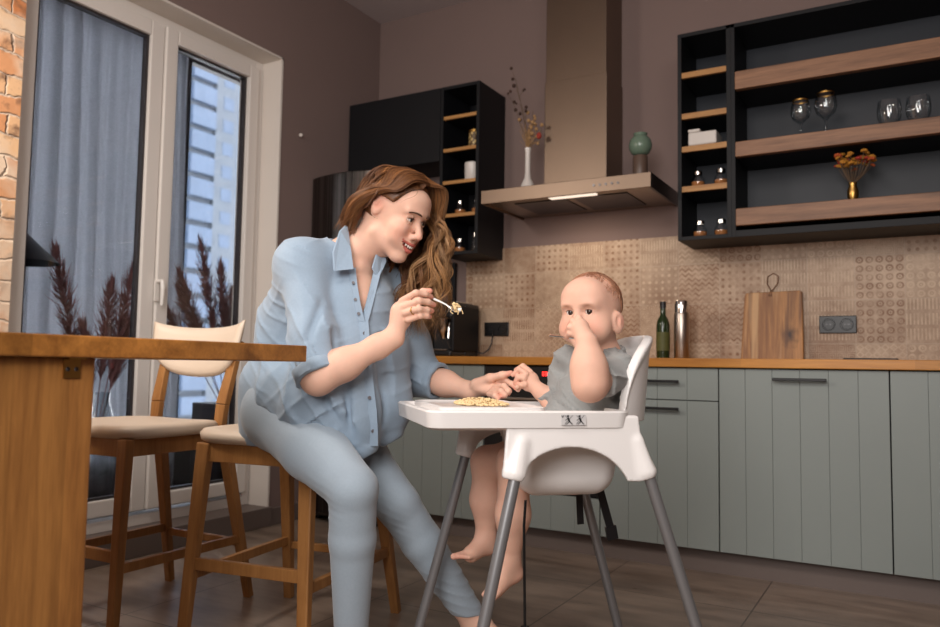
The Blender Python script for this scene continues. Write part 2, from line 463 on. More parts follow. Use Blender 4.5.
for y0_, y1_, z0_, z1_ in G: ring(gk, y0_, y1_, z0_, z1_, 0.014, 0.0, 0.03)
gk.build('seal', M['dark_frame'], dr)
for y0_, y1_, z0_, z1_ in G: MB().box(0.008, 0.014, y0_+0.003, y1_-0.003, z0_+0.003, z1_-0.003).build('pane', M['pane'], dr)
h = MB().box(0.057, 0.066, 2.365, 2.391, 1.13, 1.23)
h.tube([(0.066, 2.378, 1.225), (0.10, 2.378, 1.225)], 0.009, 10)
h.tube([(0.10, 2.378, 1.23), (0.105, 2.378, 1.19), (0.102, 2.378, 1.11)], [0.010, 0.011, 0.008], 10, flat=0.7)
h.build('door_handle', M['white_frame'], dr, bevel=0.003)

# balcony beyond the door
BX = -4.25
struct('floor_balcony', MB().box(BX-0.1, XL-0.2, 0.9, 5.2, -0.1, 0.03), M['plinth'])
struct('ceiling_balcony', MB().box(BX-0.1, XL-0.2, 0.9, 5.2, 2.95, 3.05), M['ceiling'])
struct('wall_balcony', MB().box(BX-0.1, XL-0.2, 5.1, 5.2, 0, 2.95).box(BX-0.1, XL-0.2, 0.9, 1.0, 0, 2.95).box(XL-0.26, XL-0.2, 1.0, DY0, 0, 2.95).box(XL-0.26, XL-0.2, DY1, 5.1, 0, 2.95), M['dark_frame'])
wn = empty('window_1', (BX, 0, 0), kind='structure')
f1 = MB()
ring(f1, 1.0, 3.42, 0.25, 2.95, 0.05, -0.03, 0.03); ring(f1, 3.42, 4.06, 0.25, 2.95, 0.06, -0.03, 0.03); ring(f1, 4.06, 5.1, 0.25, 2.95, 0.10, -0.03, 0.03)
f1.box(-0.03, 0.03, 1.0, 5.1, 0.0, 0.25)
f1.build('window_frame', M['dark_frame'], wn, bevel=0.005)
MB().box(-0.005, 0.005, 1.05, 5.05, 0.28, 2.9).build('pane', M['pane'], wn)

# building across the street
bl = empty('apartment_building', (-80, 60, -22), label='pale apartment block seen through the right pane of the balcony door', cat='building')
MB().box(-10, 0, -4, 9.6, 0, 80).box(-10, 0.6, 9.6, 40, 0, 80).build('wall', M['facade'], bl)
for iz in range(20):
    zz = 10.0+iz*3.1
    MB().box(0.0, 0.9, 5.6, 9.4, zz, zz+2.3).build('glazed_balcony', M['far_pane'], bl)
    for yy in (10.8, 15.2): MB().box(0.6, 0.66, yy, yy+1.8, zz+0.2, zz+1.9).build('window', M['far_pane'], bl)

# curtain hanging inside the balcony glazing
vs = []; fs = []
ny, nz = 260, 14
for j in range(nz+1):
    z = 0.06 + 2.86*j/nz
    for i in range(ny+1):
        y = 1.05 + (3.38-1.05)*i/ny
        amp = 0.032*(0.55+0.45*math.sin(y*3.1+1)) 
        x = BX+0.13 + amp*math.sin(y*46+1.2*math.sin(y*5+z*0.4)) + 0.01*math.sin(y*101+z)
        vs.append((x, y + 0.01*math.sin(z*2+y*9), z))
for j in range(nz):
    for i in range(ny):
        a_ = j*(ny+1)+i; fs.append((a_, a_+1, a_+ny+2, a_+ny+1))
me = bpy.data.meshes.new('curtain'); me.from_pydata(vs, [], fs)
cu = link('curtain', me, M['curtain'], smooth=True)
md = cu.modifiers.new('thick', 'SOLIDIFY'); md.thickness = 0.002
tag(cu, 'long grey linen curtain hanging behind the left pane of the balcony door', 'curtain')
# ================================================================ kitchen along the back wall
YC = 3.33                                  # cabinet fronts
def bar_handle(parent, x, z, w, y=0.0):
    mb = MB().box(x-w/2, x+w/2, y-0.034, y-0.024, z-0.006, z+0.006)
    mb.box(x-w/2+0.01, x-w/2+0.02, y-0.026, y, z-0.005, z+0.005).box(x+w/2-0.02, x+w/2-0.01, y-0.026, y, z-0.005, z+0.005)
    return mb.build('handle', M['black_plastic'], parent, bevel=0.002)
def plank_front(x0, x1, z0, z1, n):
    """a framed front of upright planks with narrow grooves"""
    mb = MB().box(x0, x1, 0.006, 0.019, z0, z1)
    w = (x1-x0)/n
    for i in range(n):
        mb.box(x0+i*w+(0.0005 if i else 0), x0+(i+1)*w-(0.0005 if i < n-1 else 0), 0.0, 0.0075, z0, z1)
    return mb
def base_cabinet(xa, xb, fronts, label, name='base_cabinet'):
    t = empty(name, (xa, YC, 0), label=label, cat='cabinet', group='grey kitchen base cabinets')
    w = xb-xa
    MB().box(0.001, w-0.001, 0.021, 0.545, 0.10, 0.86).build('body', M['black'], t)
    MB().box(0.0, w, 0.06, 0.075, 0.0, 0.10).build('plinth', M['plinth'], t)
    for kind, z0, z1, n, hz in fronts:
        d = plank_front(0.0025, w-0.0025, z0, z1, n).build(kind, M['sage'], t, bevel=0.0008, seg=1)
        if hz: bar_handle(d, w/2 if kind != 'drawer' else w/2, hz, 0.20)
    return t
base_cabinet(-2.43, -1.835, [('door', 0.103, 0.857, 5, 0)], 'grey grooved base cabinet between the fridge and the black oven')
base_cabinet(-1.235, -0.715, [('drawer', 0.722, 0.857, 4, 0.80), ('drawer', 0.103, 0.718, 4, 0.683)], 'grey base cabinet with two drawers, just right of the high chair')
base_cabinet(-0.715, -0.085, [('door', 0.103, 0.857, 6, 0.818)], 'wide grey grooved cabinet with one black bar handle under the cutting board')
base_cabinet(-0.085, 0.535, [('door', 0.103, 0.857, 5, 0)], 'grey grooved cabinet at the right edge of the photo, no handle in view')
# oven with a grey panel below
ov = empty('oven', (-1.835, YC, 0), label='black built-in oven with a red display, under the worktop behind the tray', cat='oven')
MB().box(0.003, 0.597, 0.02, 0.545, 0.10, 0.857).build('body', M['black'], ov)
MB().box(0.003, 0.597, 0.0, 0.02, 0.745, 0.857).build('control_panel', M['black_plastic'], ov, bevel=0.002)
MB().box(0.003, 0.597, 0.0, 0.02, 0.27, 0.741).build('door', M['black_plastic'], ov, bevel=0.002)
hh = MB().tube([(0.06, -0.035, 0.70), (0.54, -0.035, 0.70)], 0.009, 12)
hh.box(0.07, 0.09, -0.035, 0.0, 0.694, 0.706).box(0.51, 0.53, -0.035, 0.0, 0.694, 0.706).build('handle', M['steel'], ov)
plank_front(0.003, 0.597, 0.103, 0.265, 5).build('lower_panel', M['sage'], ov)
MB().box(0.0, 0.60, 0.06, 0.075, 0.0, 0.10).build('plinth', M['plinth'], ov)
mt, t, b = new_mat('red_display', (0.9, 0.02, 0.02), 0.4); b.inputs['Emission Color'].default_value = (1, 0.05, 0.04, 1); b.inputs['Emission Strength'].default_value = 2.5
M['red'] = mt
# display digits (seven-segment 0:0 style strokes seen as a red glow)
dg = MB()
for ox in (0.312, 0.328):
    for (a0, a1, b0, b1) in ((0, .009, .0, .002), (0, .009, .016, .018), (0, .002, 0, .018), (.007, .009, 0, .018)):
        dg.box(ox+a0, ox+a1, -0.0015, 0.001, 0.812+b0, 0.812+b1)
dg.build('display', M['red'], ov)
for i in range(5):
    MB().lathe([(0, -0.004), (0.0045, -0.004), (0.0045, 0)], M=Matrix.Translation((0.34+i*0.028, -0.0005, 0.775)) @ Matrix.Rotation(-PI/2, 4, 'X') @ Matrix.Scale(-1, 4, (0, 0, 1)), n=10).build('button', M['white_ceramic'], ov)
# worktop
wt = tag(MB().box(-2.43, 1.2, YC-0.022, YB-0.013, 0.862, 0.90).build('worktop', M['worktop'], bevel=0.003), 'long oiled oak kitchen worktop on the grey cabinets', 'worktop')

# refrigerator in the corner, bowed steel door
fg = empty('refrigerator', (-2.945, 3.24, 0), label='tall dark steel refrigerator with a bowed front in the corner behind the woman', cat='refrigerator')
W = 0.50
def bow(x, z0, z1, mb, off=0.0):
    pass
def bowed(z0, z1):
    poly = [(0.0, 0.05)] + [(W*i/16, 0.05-0.05*math.sin(PI*i/16)**0.8) for i in range(1, 16)] + [(W, 0.05), (W, 0.075), (0, 0.075)]
    return MB().prism(poly, 'z', z0, z1)
MB().box(0.002, W-0.002, 0.08, 0.645, 0.02, 1.885).build('body', M['dark_steel'], fg, bevel=0.006)
bowed(0.66, 1.90).build('door', M['fridge'], fg, bevel=0.006, smooth=30)
bowed(0.05, 0.65).build('freezer_door', M['fridge'], fg, bevel=0.006, smooth=30)
for z0, z1 in ((0.72, 1.2), (0.35, 0.6)):
    MB().tube([(W-0.05, 0.045, z0), (W-0.05, 0.0, z0+0.02), (W-0.05, 0.0, z1-0.02), (W-0.05, 0.045, z1)], 0.009, 10).build('handle', M['steel'], fg)
for sx in (0.05, 0.45):
    for sy in (0.12, 0.6): MB().box(sx-0.02, sx+0.02, sy-0.02, sy+0.02, 0, 0.03).build('foot', M['black_plastic'], fg)

# wall cabinet at the left: closed doors over the fridge, open shelf column beside
YF1 = 3.60
cb = empty('wall_cabinet', (-2.945, YF1, 0), label='black wall cabinet with closed doors and an open shelf column, above the refrigerator', cat='cabinet')
x1 = 0.905; xc = 0.655; zt = 2.42; zb = 1.463; D = YB-0.001-YF1
MB().box(0, 0.44, 0.02, D, 2.0, zt).box(0.44, xc, 0.02, D, 2.0, zt).build('body', M['black'], cb)
MB().box(0.0, xc-0.004, 0, 0.018, 2.0, zt).build('door', M['black'], cb, bevel=0.0015)
pc = MB().box(xc, xc+0.018, 0, D, zb, zt).box(x1-0.018, x1, 0, D, zb, zt).box(xc+0.018, x1-0.018, 0, D, zb, zb+0.018).box(xc+0.018, x1-0.018, 0, D, zt-0.018, zt).box(xc+0.018, x1-0.018, D-0.01, D, zb, zt)
pc.build('shelf_column', M['black'], cb, bevel=0.001)
LZ = [1.676, 1.862, 2.046, 2.232]
for z in LZ:
    so = MB().box(xc+0.0185, x1-0.0185, 0.022, D-0.011, z, z+0.018).build('shelf', M['black'], cb)
    MB().box(xc+0.0185, x1-0.0185, 0.006, 0.0219, z, z+0.018).build('front_edge', M['thin_shelf'], so)

# wall shelves at the right
YF2 = 3.60
sh = empty('wall_shelf_unit', (-0.955, YF2, 0), label='long black wall unit with thick wooden shelves at the upper right', cat='shelf')
D2 = YB-0.001-YF2; SW = 1.75; c0 = 0.245; zb2 = 1.455; zt2 = 2.452
fr = MB()
fr.box(0, 0.018, 0, D2, zb2, zt2).box(c0-0.02, c0+0.0, 0, D2, zb2, zt2).box(c0, c0+0.018, 0, D2, zb2, zt2).box(SW-0.018, SW, 0, D2, zb2, zt2)
fr.box(0.018, c0-0.02, 0, D2, zb2, zb2+0.018).box(c0+0.018, SW-0.018, 0, D2, zb2, zb2+0.03).box(0.018, SW-0.018, 0, D2, zt2-0.018, zt2)
fr.build('frame', M['black'], sh, bevel=0.001)
MB().box(0.018, SW-0.018, D2-0.012, D2, zb2+0.018, zt2-0.018).build('back_panel', M['black_in'], sh)
NZ = [1.686, 1.877, 2.036, 2.235]
RZ = [(1.506, 1.584), (1.824, 1.893), (2.138, 2.222)]
for z in NZ:
    so = MB().box(0.0185, c0-0.0205, 0.022, D2-0.0125, z, z+0.026).build('narrow_shelf', M['black'], sh)
    MB().box(0.0185, c0-0.0205, 0.004, 0.0219, z, z+0.026).build('front_edge', M['thin_shelf'], so)
for a_, b_ in RZ:
    so = MB().box(c0+0.0185, SW-0.0185, 0.032, D2-0.0125, a_+0.002, b_-0.001).build('thick_shelf', M['black'], sh)
    MB().box(c0+0.0185, SW-0.0185, -0.004, 0.0319, a_, b_).build('front_edge', M['shelf_wood'], so, bevel=0.003)

# ================================================================ extractor hood
M['hood_face'] = mottled('warm_brushed_steel', srgb(130, 113, 99), 0.42, 1.0, amt=0.06, sc=6)
hd = empty('extractor_hood', (-1.478, YB, 0), label='steel chimney extractor hood above the oven', cat='extractor hood')
hb = MB()
hw = 0.445; hy = -0.485
hb.box(-hw, hw, hy, hy+0.012, 1.685, 1.755)                      # front strip
hb.box(-hw, -hw+0.012, hy+0.012, -0.001, 1.685, 1.755)
hb.box(-hw+0.012, hw-0.012, hy+0.012, -0.001, 1.745, 1.755)     # top
hb.build('canopy', M['hood_face'], hd, bevel=0.002)
MB().box(hw-0.012, hw, hy+0.012, -0.001, 1.685, 1.755).build('side_panel', M['dark_steel'], hd)
MB().box(-hw+0.012, hw-0.012, hy+0.012, -0.001, 1.695, 1.705).build('underside', M['steel'], hd)
for sx in (-0.30, 0.02): 
    g = MB().box(sx, sx+0.28, hy+0.10, -0.08, 1.690, 1.6945)
    g.build('filter', M['dark_steel'], hd)
mt, t, b = new_mat('hood_lamp', (1, .85, .7), 0.4); b.inputs['Emission Color'].default_value = (1, .85, .7, 1); b.inputs['Emission Strength'].default_value = 0.8
M['lamp'] = mt
MB().box(-0.08, 0.16, hy+0.03, hy+0.075, 1.688, 1.6945).build('lamp', M['lamp'], hd)
ch = MB().box(-0.198, 0.147, -0.25, -0.001, 1.755, 2.36)
ch.build('chimney', M['hood_face'], hd, bevel=0.003)
ch = MB().box(-0.193, 0.142, -0.246, -0.001, 2.36, ZC-0.001)
ch.build('chimney_sleeve', M['hood_face'], hd, bevel=0.003)
vn = MB()
for i in range(6): vn.box(0.142, 0.1445, -0.20+i*0.022, -0.186+i*0.022, 2.86, 2.92)
vn.build('vent', M['black_plastic'], hd)
for i in range(5):
    MB().lathe([(0, 0), (0.006, 0), (0.006, 0.003), (0, 0.003)], M=Matrix.Translation((0.17+i*0.03, hy, 1.72)) @ Matrix.Rotation(PI/2, 4, 'X'), n=12).build('button', M['dark_steel'], hd)

# white vase with dried branches on the hood
M['dry_stem'] = mottled('dried_stem', srgb(96, 76, 58), 0.8)
M['dry_pod'] = mottled('dried_pod', srgb(66, 46, 38), 0.85, amt=0.3, sc=40)
M['dry_red'] = mottled('dried_red_flower', srgb(150, 50, 36), 0.8)
M['dry_tan'] = mottled('dried_tan_flower', srgb(170, 134, 92), 0.85)
vz = empty('vase', (-1.742, 3.60, 1.756), label='slim white vase with dried branches on top of the hood, left of the chimney', cat='vase')
MB().lathe([(0, 0), (0.038, 0), (0.042, 0.01), (0.034, 0.05), (0.017, 0.085), (0.014, 0.12), (0.0145, 0.22), (0.018, 0.245), (0.014, 0.243), (0.011, 0.2), (0, 0.19)], n=24).build('vase_body', M['white_ceramic'], vz, smooth=40)
rnd = random.Random(3)
def sprig(dx, dy, h, r=0.0018):
    pts = [(0, 0, 0.2)]
    for k in range(1, 7): 
        f_ = k/6; pts.append((dx*f_**1.5+rnd.uniform(-.006, .006), dy*f_**1.5, 0.2+h*f_))
    return pts
st = MB(); pods = []
for dx, dy, h in ((-0.10, 0.0, 0.50), (-0.13, 0.02, 0.36), (-0.07, -0.02, 0.42), (-0.02, 0.0, 0.22), (0.05, -0.02, 0.20), (0.07, 0.02, 0.14), (0.02, .02, .25)):
    pts = sprig(dx, dy, h); st.tube(pts, [0.002, .002, .0018, .0016, .0014, .0012, .001], 5)
    for k in range(5):
        i = rnd.randint(3, 6); p = Vector(pts[i]); q = p + Vector((rnd.uniform(-.03, .03), rnd.uniform(-.02, .02), rnd.uniform(-.01, .04)))
        st.tube([p, q], 0.0008, 4); pods.append((q, h > 0.3))
st.build('branches', M['dry_stem'], vz)
td = MB(); 
for q, dark in pods:
    MB().sphere(q, rnd.uniform(.006, .011), 8, 6).build('pod', M['dry_pod'] if dark else M['dry_tan'], vz)
for k in range(60):
    a_ = rnd.uniform(0, 2*PI); rr = rnd.uniform(0, .06); hh = rnd.uniform(.0, .13)
    td.tube([(0, 0, .24), (math.cos(a_)*rr*.5, math.sin(a_)*rr*.5, .26+hh*.6), (math.cos(a_)*rr+.01, math.sin(a_)*rr, .27+hh)], .0009, 4)
td.build('dried_grass', M['dry_tan'], vz)
MB().sphere((0.068, -0.01, 0.30), (.014, .012, .018), 10, 8).build('red_flower', M['dry_red'], vz)

# green glass globe on a brown pot
jr = empty('jar', (-1.136, 3.60, 1.756), label='round green ceramic globe jar on a brown stand, on the hood right of the chimney', cat='jar')
MB().lathe([(0, 0), (0.034, 0), (0.036, 0.02), (0.036, 0.12), (0.032, 0.128), (0, 0.128)]).build('stand', mottled('brown_glaze', srgb(92, 74, 64), 0.35, amt=.2, sc=20), jr, smooth=40)
MB().lathe([(0, 0.1285), (0.025, 0.129), (0.043, 0.140), (0.054, 0.162), (0.056, 0.182), (0.050, 0.206), (0.036, 0.222), (0.031, 0.227), (0.034, 0.238), (0.031, 0.238), (0.028, 0.226), (0, 0.22)]).build('globe', mottled('green_glaze', srgb(104, 124, 108), 0.18, amt=.2, sc=12), jr, smooth=50)

# ================================================================ things on the shelves
M['spice'] = mottled('ground_spice', srgb(176, 110, 56), 0.8, amt=0.3, sc=60)
M['brass'] = mottled('brass', srgb(190, 150, 84), 0.3, 1.0, amt=0.1, sc=30)
def spice_jar(loc, label, group, first=None):
    if first is None:
        t = empty('spice_jar', loc)
        MB().lathe([(0, 0), (0.024, 0), (0.031, 0.008), (0.033, 0.026), (0.028, 0.045), (0.019, 0.056), (0.019, 0.062)], n=20).build('jar_body', M['clear'], t, smooth=50)
        MB().lathe([(0, 0.002), (0.023, 0.002), (0.029, 0.009), (0.030, 0.026), (0.0, 0.031)], n=20).build('contents', M['spice'], t, smooth=50)
        MB().lathe([(0.0, 0.060), (0.0205, 0.060), (0.0205, 0.076), (0.015, 0.081), (0, 0.081)], n=20).build('lid', M['chrome'], t, smooth=40)
    else:
        t = copy_tree(first); t.location = loc
    return tag(t, label, 'spice jar', group)
GJ = 'spice jars on the black shelves'
zA, zB = 1.712+0.0002, 1.4732
j0 = spice_jar((-0.875, 3.66, zA), 'left spice jar on the second lowest narrow shelf of the right unit', GJ)
spice_jar((-0.768, 3.66, zA), 'right spice jar on the second lowest narrow shelf of the right unit', GJ, j0)
spice_jar((-0.866, 3.66, zB), 'left spice jar at the bottom of the narrow column of the right unit', GJ, j0)
spice_jar((-0.768, 3.66, zB), 'right spice jar at the bottom of the narrow column of the right unit', GJ, j0)
spice_jar((-2.186, 3.66, 1.6942), 'left spice jar on the lowest wooden shelf above the coffee machine', GJ, j0)
spice_jar((-2.078, 3.66, 1.6942), 'right spice jar on the lowest wooden shelf above the coffee machine', GJ, j0)
spice_jar((-2.186, 3.66, 1.4812), 'spice jar at the bottom of the left shelf column', GJ, j0)
# tall glass bottle with a chrome top next to it
bo = empty('oil_bottle', (-2.088, 3.66, 1.4812), label='small glass bottle with a chrome top at the bottom of the left shelf column', cat='bottle')
MB().lathe([(0, 0), (0.018, 0), (0.02, 0.01), (0.02, 0.06), (0.012, 0.075), (0.012, 0.085)]).build('bottle_body', M['clear'], bo, smooth=40)
MB().lathe([(0, .084), (.014, .084), (.014, .105), (0, .105)]).build('cap', M['chrome'], bo, smooth=40)
# white mug and patterned tin
mg = empty('mug', (-2.112, 3.66, 1.8802), label='white mug on the middle wooden shelf above the coffee machine', cat='mug')
MB().lathe([(0, 0), (0.04, 0), (0.043, 0.004), (0.044, 0.098), (0.041, 0.098), (0.04, 0.006), (0, 0.006)]).build('mug_body', M['white_ceramic'], mg, smooth=50)
MB().tube([(0.0, 0.042, 0.08), (0.0, 0.07, 0.07), (0.0, 0.072, 0.04), (0.0, 0.042, 0.025)], 0.005, 8).build('mug_handle', M['white_ceramic'], mg)
mt, t, b = new_mat('patterned_tin', srgb(190, 160, 100), 0.4)
v = t.node('ShaderNodeTexVoronoi'); t.put(v.inputs['Vector'], t.pos(True)); v.inputs['Scale'].default_value = 60
t.put(b.inputs['Base Color'], t.ramp(v.outputs['Distance'], [(0.35, srgb(206, 180, 120)), (0.5, srgb(92, 70, 44))])); M['tin'] = mt
tn = empty('tin', (-2.103, 3.66, 2.0642), label='small gold patterned tin on a wooden shelf above the white mug', cat='tin')
MB().lathe([(0, 0), (0.030, 0), (0.032, 0.002), (0.032, 0.082), (0.030, 0.084), (0, 0.084)]).build('tin_body', M['tin'], tn, smooth=40)
MB().lathe([(0, 0.0842), (0.033, 0.0842), (0.033, 0.098), (0, 0.098)]).build('lid', M['brass'], tn, smooth=40)
# white box
bx = empty('box', (-0.851, 3.66, 1.9032), label='white folded cloth box on a narrow shelf of the right unit', cat='box')
MB().box(-0.055, 0.075, -0.06, 0.07, 0, 0.062).build('box_body', M['white_ceramic'], bx, bevel=0.006)
MB().box(-0.056, 0.0, -0.061, 0.071, 0.0625, 0.078).build('flap', M['white_ceramic'], bx, bevel=0.005)
# glasses on the middle thick shelf
ZG = 1.8932
def goblet(loc, label, first=None, sc=1.0):
    if first is None:
        t = empty('wine_glass', loc)
        MB().lathe([(0, 0), (0.032, 0.0), (0.033, 0.002), (0.008, 0.006), (0.0045, 0.012), (0.0045, 0.055), (0.012, 0.068), (0.034, 0.088), (0.041, 0.112), (0.038, 0.14), (0.031, 0.165), (0.0325, 0.166), (0.0395, 0.14), (0.0425, 0.112), (0.035, 0.086), (0.012, 0.066)], n=28).build('glass_body', M['clear'], t, smooth=60)
        rg = MB().lathe([(0.031, 0.163), (0.0335, 0.163), (0.0335, 0.169), (0.031, 0.169), (0.031, 0.163)], n=28).build('gold_rim', M['brass'], t, smooth=40)
    else:
        t = copy_tree(first); t.location = loc
    t.scale = (sc, sc, sc)
    return tag(t, label, 'glass', 'stemmed glasses on the thick middle shelf')
g0 = goblet((-0.421, 3.66, ZG), 'stemmed glass, left and lower of the pair on the thick middle shelf', sc=1.0)
goblet((-0.318, 3.66, ZG), 'stemmed glass with a gold rim, right and taller of the pair on the middle shelf', g0, 1.1)
def tumbler(loc, label, first=None):
    if first is None:
        t = empty('tumbler', loc)
        MB().lathe([(0, 0), (0.026, 0), (0.03, 0.004), (0.044, 0.04), (0.046, 0.07), (0.041, 0.107), (0.043, 0.108), (0.048, 0.07), (0.046, 0.038), (0.033, 0.001)], n=28).build('glass_body', M['clear'], t, smooth=60)
        MB().lathe([(0, 0.003), (0.025, 0.003), (0.028, 0.010), (0, 0.012)], n=20).build('thick_base', M['clear'], t, smooth=60)
    else:
        t = copy_tree(first); t.location = loc
    return tag(t, label, 'glass', 'stemless glasses on the thick middle shelf')
t0 = tumbler((-0.073, 3.66, ZG), 'round stemless glass, left one of two on the thick middle shelf')
tumbler((0.034, 3.66, ZG), 'round stemless glass at the right edge of the thick middle shelf', t0)
# gold vase with orange flowers
fv_ = empty('flower_vase', (-0.217, 3.66, 1.5842), label='small gold vase of orange and red flowers on the lowest thick shelf', cat='vase')
MB().lathe([(0, 0), (0.016, 0), (0.022, 0.02), (0.023, 0.045), (0.015, 0.07), (0.018, 0.082), (0.015, 0.08), (0, 0.07)]).build('vase_body', M['brass'], fv_, smooth=50)
stm = MB(); rnd = random.Random(5); FM = [mottled('yellow_flower', srgb(178, 120, 34), 0.7, amt=.3, sc=50), mottled('red_flower', srgb(156, 44, 30), 0.7, amt=.3, sc=50), mottled('orange_flower', srgb(176, 78, 30), 0.7, amt=.3, sc=50)]
for k in range(46):
    a_ = rnd.uniform(0, 2*PI); rr = 0.085*math.sqrt(rnd.random()); zz = 0.135+rnd.uniform(0, .075)*(1-rr*4)+0.02
    q = Vector((rr*math.cos(a_), rr*0.8*math.sin(a_), zz))
    stm.tube([(0, 0, .07), (q.x*.5, q.y*.5, .11), q], .0013, 4)
    m_ = MB(); fc = 0 if k % 3 else (1 if k % 2 else 2)
    Mx = Matrix.Translation(q) @ Matrix.Rotation(rnd.uniform(0, 3), 4, 'Z') @ Matrix.Rotation(rnd.uniform(-.6, .6), 4, 'X')
    r_ = rnd.uniform(.009, .015)
    for p_ in range(7):
        b_ = p_*2*PI/7
        m_.sphere(Mx @ Vector((math.cos(b_)*r_*.7, math.sin(b_)*r_*.7, 0)), r_*0.5, 6, 4)
    m_.sphere(Mx @ Vector((0, 0, .002)), r_*0.6, 8, 5)
    m_.build('flower', FM[fc], fv_)
stm.build('stems', M['dry_stem'], fv_)

# ================================================================ on the worktop
ZW = 0.9003
ob = empty('oil_bottle', (-1.055, 3.70, ZW), label='dark green oil bottle on the worktop, left of the steel thermos', cat='bottle')
MB().lathe([(0, 0), (0.03, 0), (0.032, 0.006), (0.032, 0.165), (0.026, 0.19), (0.014, 0.212), (0.013, 0.245), (0, 0.245)]).build('bottle_body', mottled('dark_green_glass', srgb(34, 50, 24), 0.12, amt=.2), ob, smooth=40)
MB().lathe([(0, 0.2455), (0.015, 0.2455), (0.015, 0.278), (0, 0.278)]).build('cap', M['black_plastic'], ob, smooth=40)
lb = MB().lathe([(0.0323, 0.04), (0.0326, 0.04), (0.0326, 0.13), (0.0323, 0.13)]).build('paper_label', mottled('olive_label', srgb(82, 84, 40), 0.6, amt=.3, sc=40), ob, smooth=40)
th = empty('thermos', (-0.965, 3.70, ZW), label='tall steel thermos flask on the worktop, right of the green bottle', cat='thermos')
MB().lathe([(0, 0), (0.034, 0), (0.036, 0.003), (0.036, 0.215), (0.033, 0.222), (0, 0.222)]).build('flask', M['steel'], th, smooth=40)
MB().lathe([(0, 0.2225), (0.034, 0.2225), (0.034, 0.272), (0.03, 0.28), (0, 0.28)]).build('cup_lid', M['chrome'], th, smooth=40)
# cutting board with a cord loop, leaning on the tiles
mt = wood('olive_wood_board', srgb(196, 142, 84), srgb(104, 58, 26), 'z', 0.8, 0.5, knots=0.0, obj=True, ring=30)
t = NT(mt); pb = mt.node_tree.nodes['Principled BSDF']; old = pb.inputs['Base Color'].links[0].from_socket
q = t.xyz(t.pos(True)); nn_ = t.noise(t.pos(True), 24, 4)
dx = t.math('SUBTRACT', q[0], 0.075); dz = t.math('MULTIPLY', t.math('SUBTRACT', q[2], 0.115), 0.8)
dd_ = t.math('ADD', t.math('SQRT', t.math('ADD', t.math('MULTIPLY', dx, dx), t.math('MULTIPLY', dz, dz))), t.math('MULTIPLY', t.math('SUBTRACT', nn_, 0.5), 0.07))
col = t.mix(t.ramp(dd_, [(0.004, (1, 1, 1)), (0.045, (0, 0, 0))]), old, srgb(58, 32, 18))
st_n = t.noise(t.scale(t.pos(True), (26, 1, 2)), 1.0, 3)
col = t.mix(t.ramp(st_n, [(0.55, (0, 0, 0)), (0.68, (.7, .7, .7))]), col, srgb(92, 54, 28))
st_m = t.noise(t.scale(t.pos(True), (18, 1, 1), (3, 0, 0)), 1.0, 2)
col = t.mix(t.ramp(st_m, [(0.55, (0, 0, 0)), (0.66, (.6, .6, .6))]), col, srgb(222, 184, 136))
t.put(pb.inputs['Base Color'], col)
cbd = empty('cutting_board', (-0.578, 3.845, ZW), label='wooden cutting board with a leather cord loop leaning on the tiles', cat='cutting board')
cbd.rotation_euler = (math.radians(-7), 0, 0)
MB().prism([(-0.142, 0), (0.135, 0), (0.133, 0.13), (0.128, 0.325), (0.118, 0.33), (0.03, 0.328), (-0.12, 0.325), (-0.128, 0.315)], 'y', -0.012, 0.012).build('board', mt, cbd, bevel=0.004)
MB().tube([(-0.018, -0.013, 0.305), (-0.010, -0.006, 0.335), (-0.028, 0, 0.37), (-0.025, 0, 0.405), (0.0, 0, 0.42), (0.022, 0, 0.405), (0.02, 0, 0.37), (-0.004, -0.006, 0.335), (-0.008, -0.014, 0.305)], 0.0028, 7).build('cord', mottled('leather_cord', srgb(112, 78, 54), 0.7), cbd, smooth=60)
bt_ = tag(MB().box(-0.27, -0.06, 3.70, 3.84, ZW, ZW+0.012).build('tray', M['black_plastic'], bevel=0.004), 'flat black tray on the worktop under the right double socket', 'tray')
def socket(loc, label, n=2, plug=False):
    t = empty('wall_socket', loc, label=label, cat='socket', group='black double wall sockets')
    w = 0.078*n
    MB().box(-w/2, w/2, -0.010, 0, -0.04, 0.04).build('plate', M['black_plastic'], t, bevel=0.003)
    for i in range(n):
        cx = (i-(n-1)/2)*0.075
        Mx = Matrix.Translation((cx, -0.010, 0)) @ Matrix.Rotation(PI/2, 4, 'X')
        MB().lathe([(0.028, 0.0), (0.026, 0.003), (0.022, 0.003), (0.020, -0.004+0.002), (0, -0.002)], M=Mx, n=24).build('insert', M['black_plastic'], t, smooth=40)
        MB().box(cx-0.010, cx-0.006, -0.0125, -0.009, -0.002, 0.002).box(cx+0.006, cx+0.010, -0.0125, -0.009, -0.002, 0.002).build('pin_hole', M['dark_steel'], t)
    return t
socket((-0.303, YB-0.012, 1.068), 'black double wall socket right of the cutting board')
socket((-2.07, YB-0.012, 1.065), 'black double wall socket beside the coffee machine, cable plugged in')
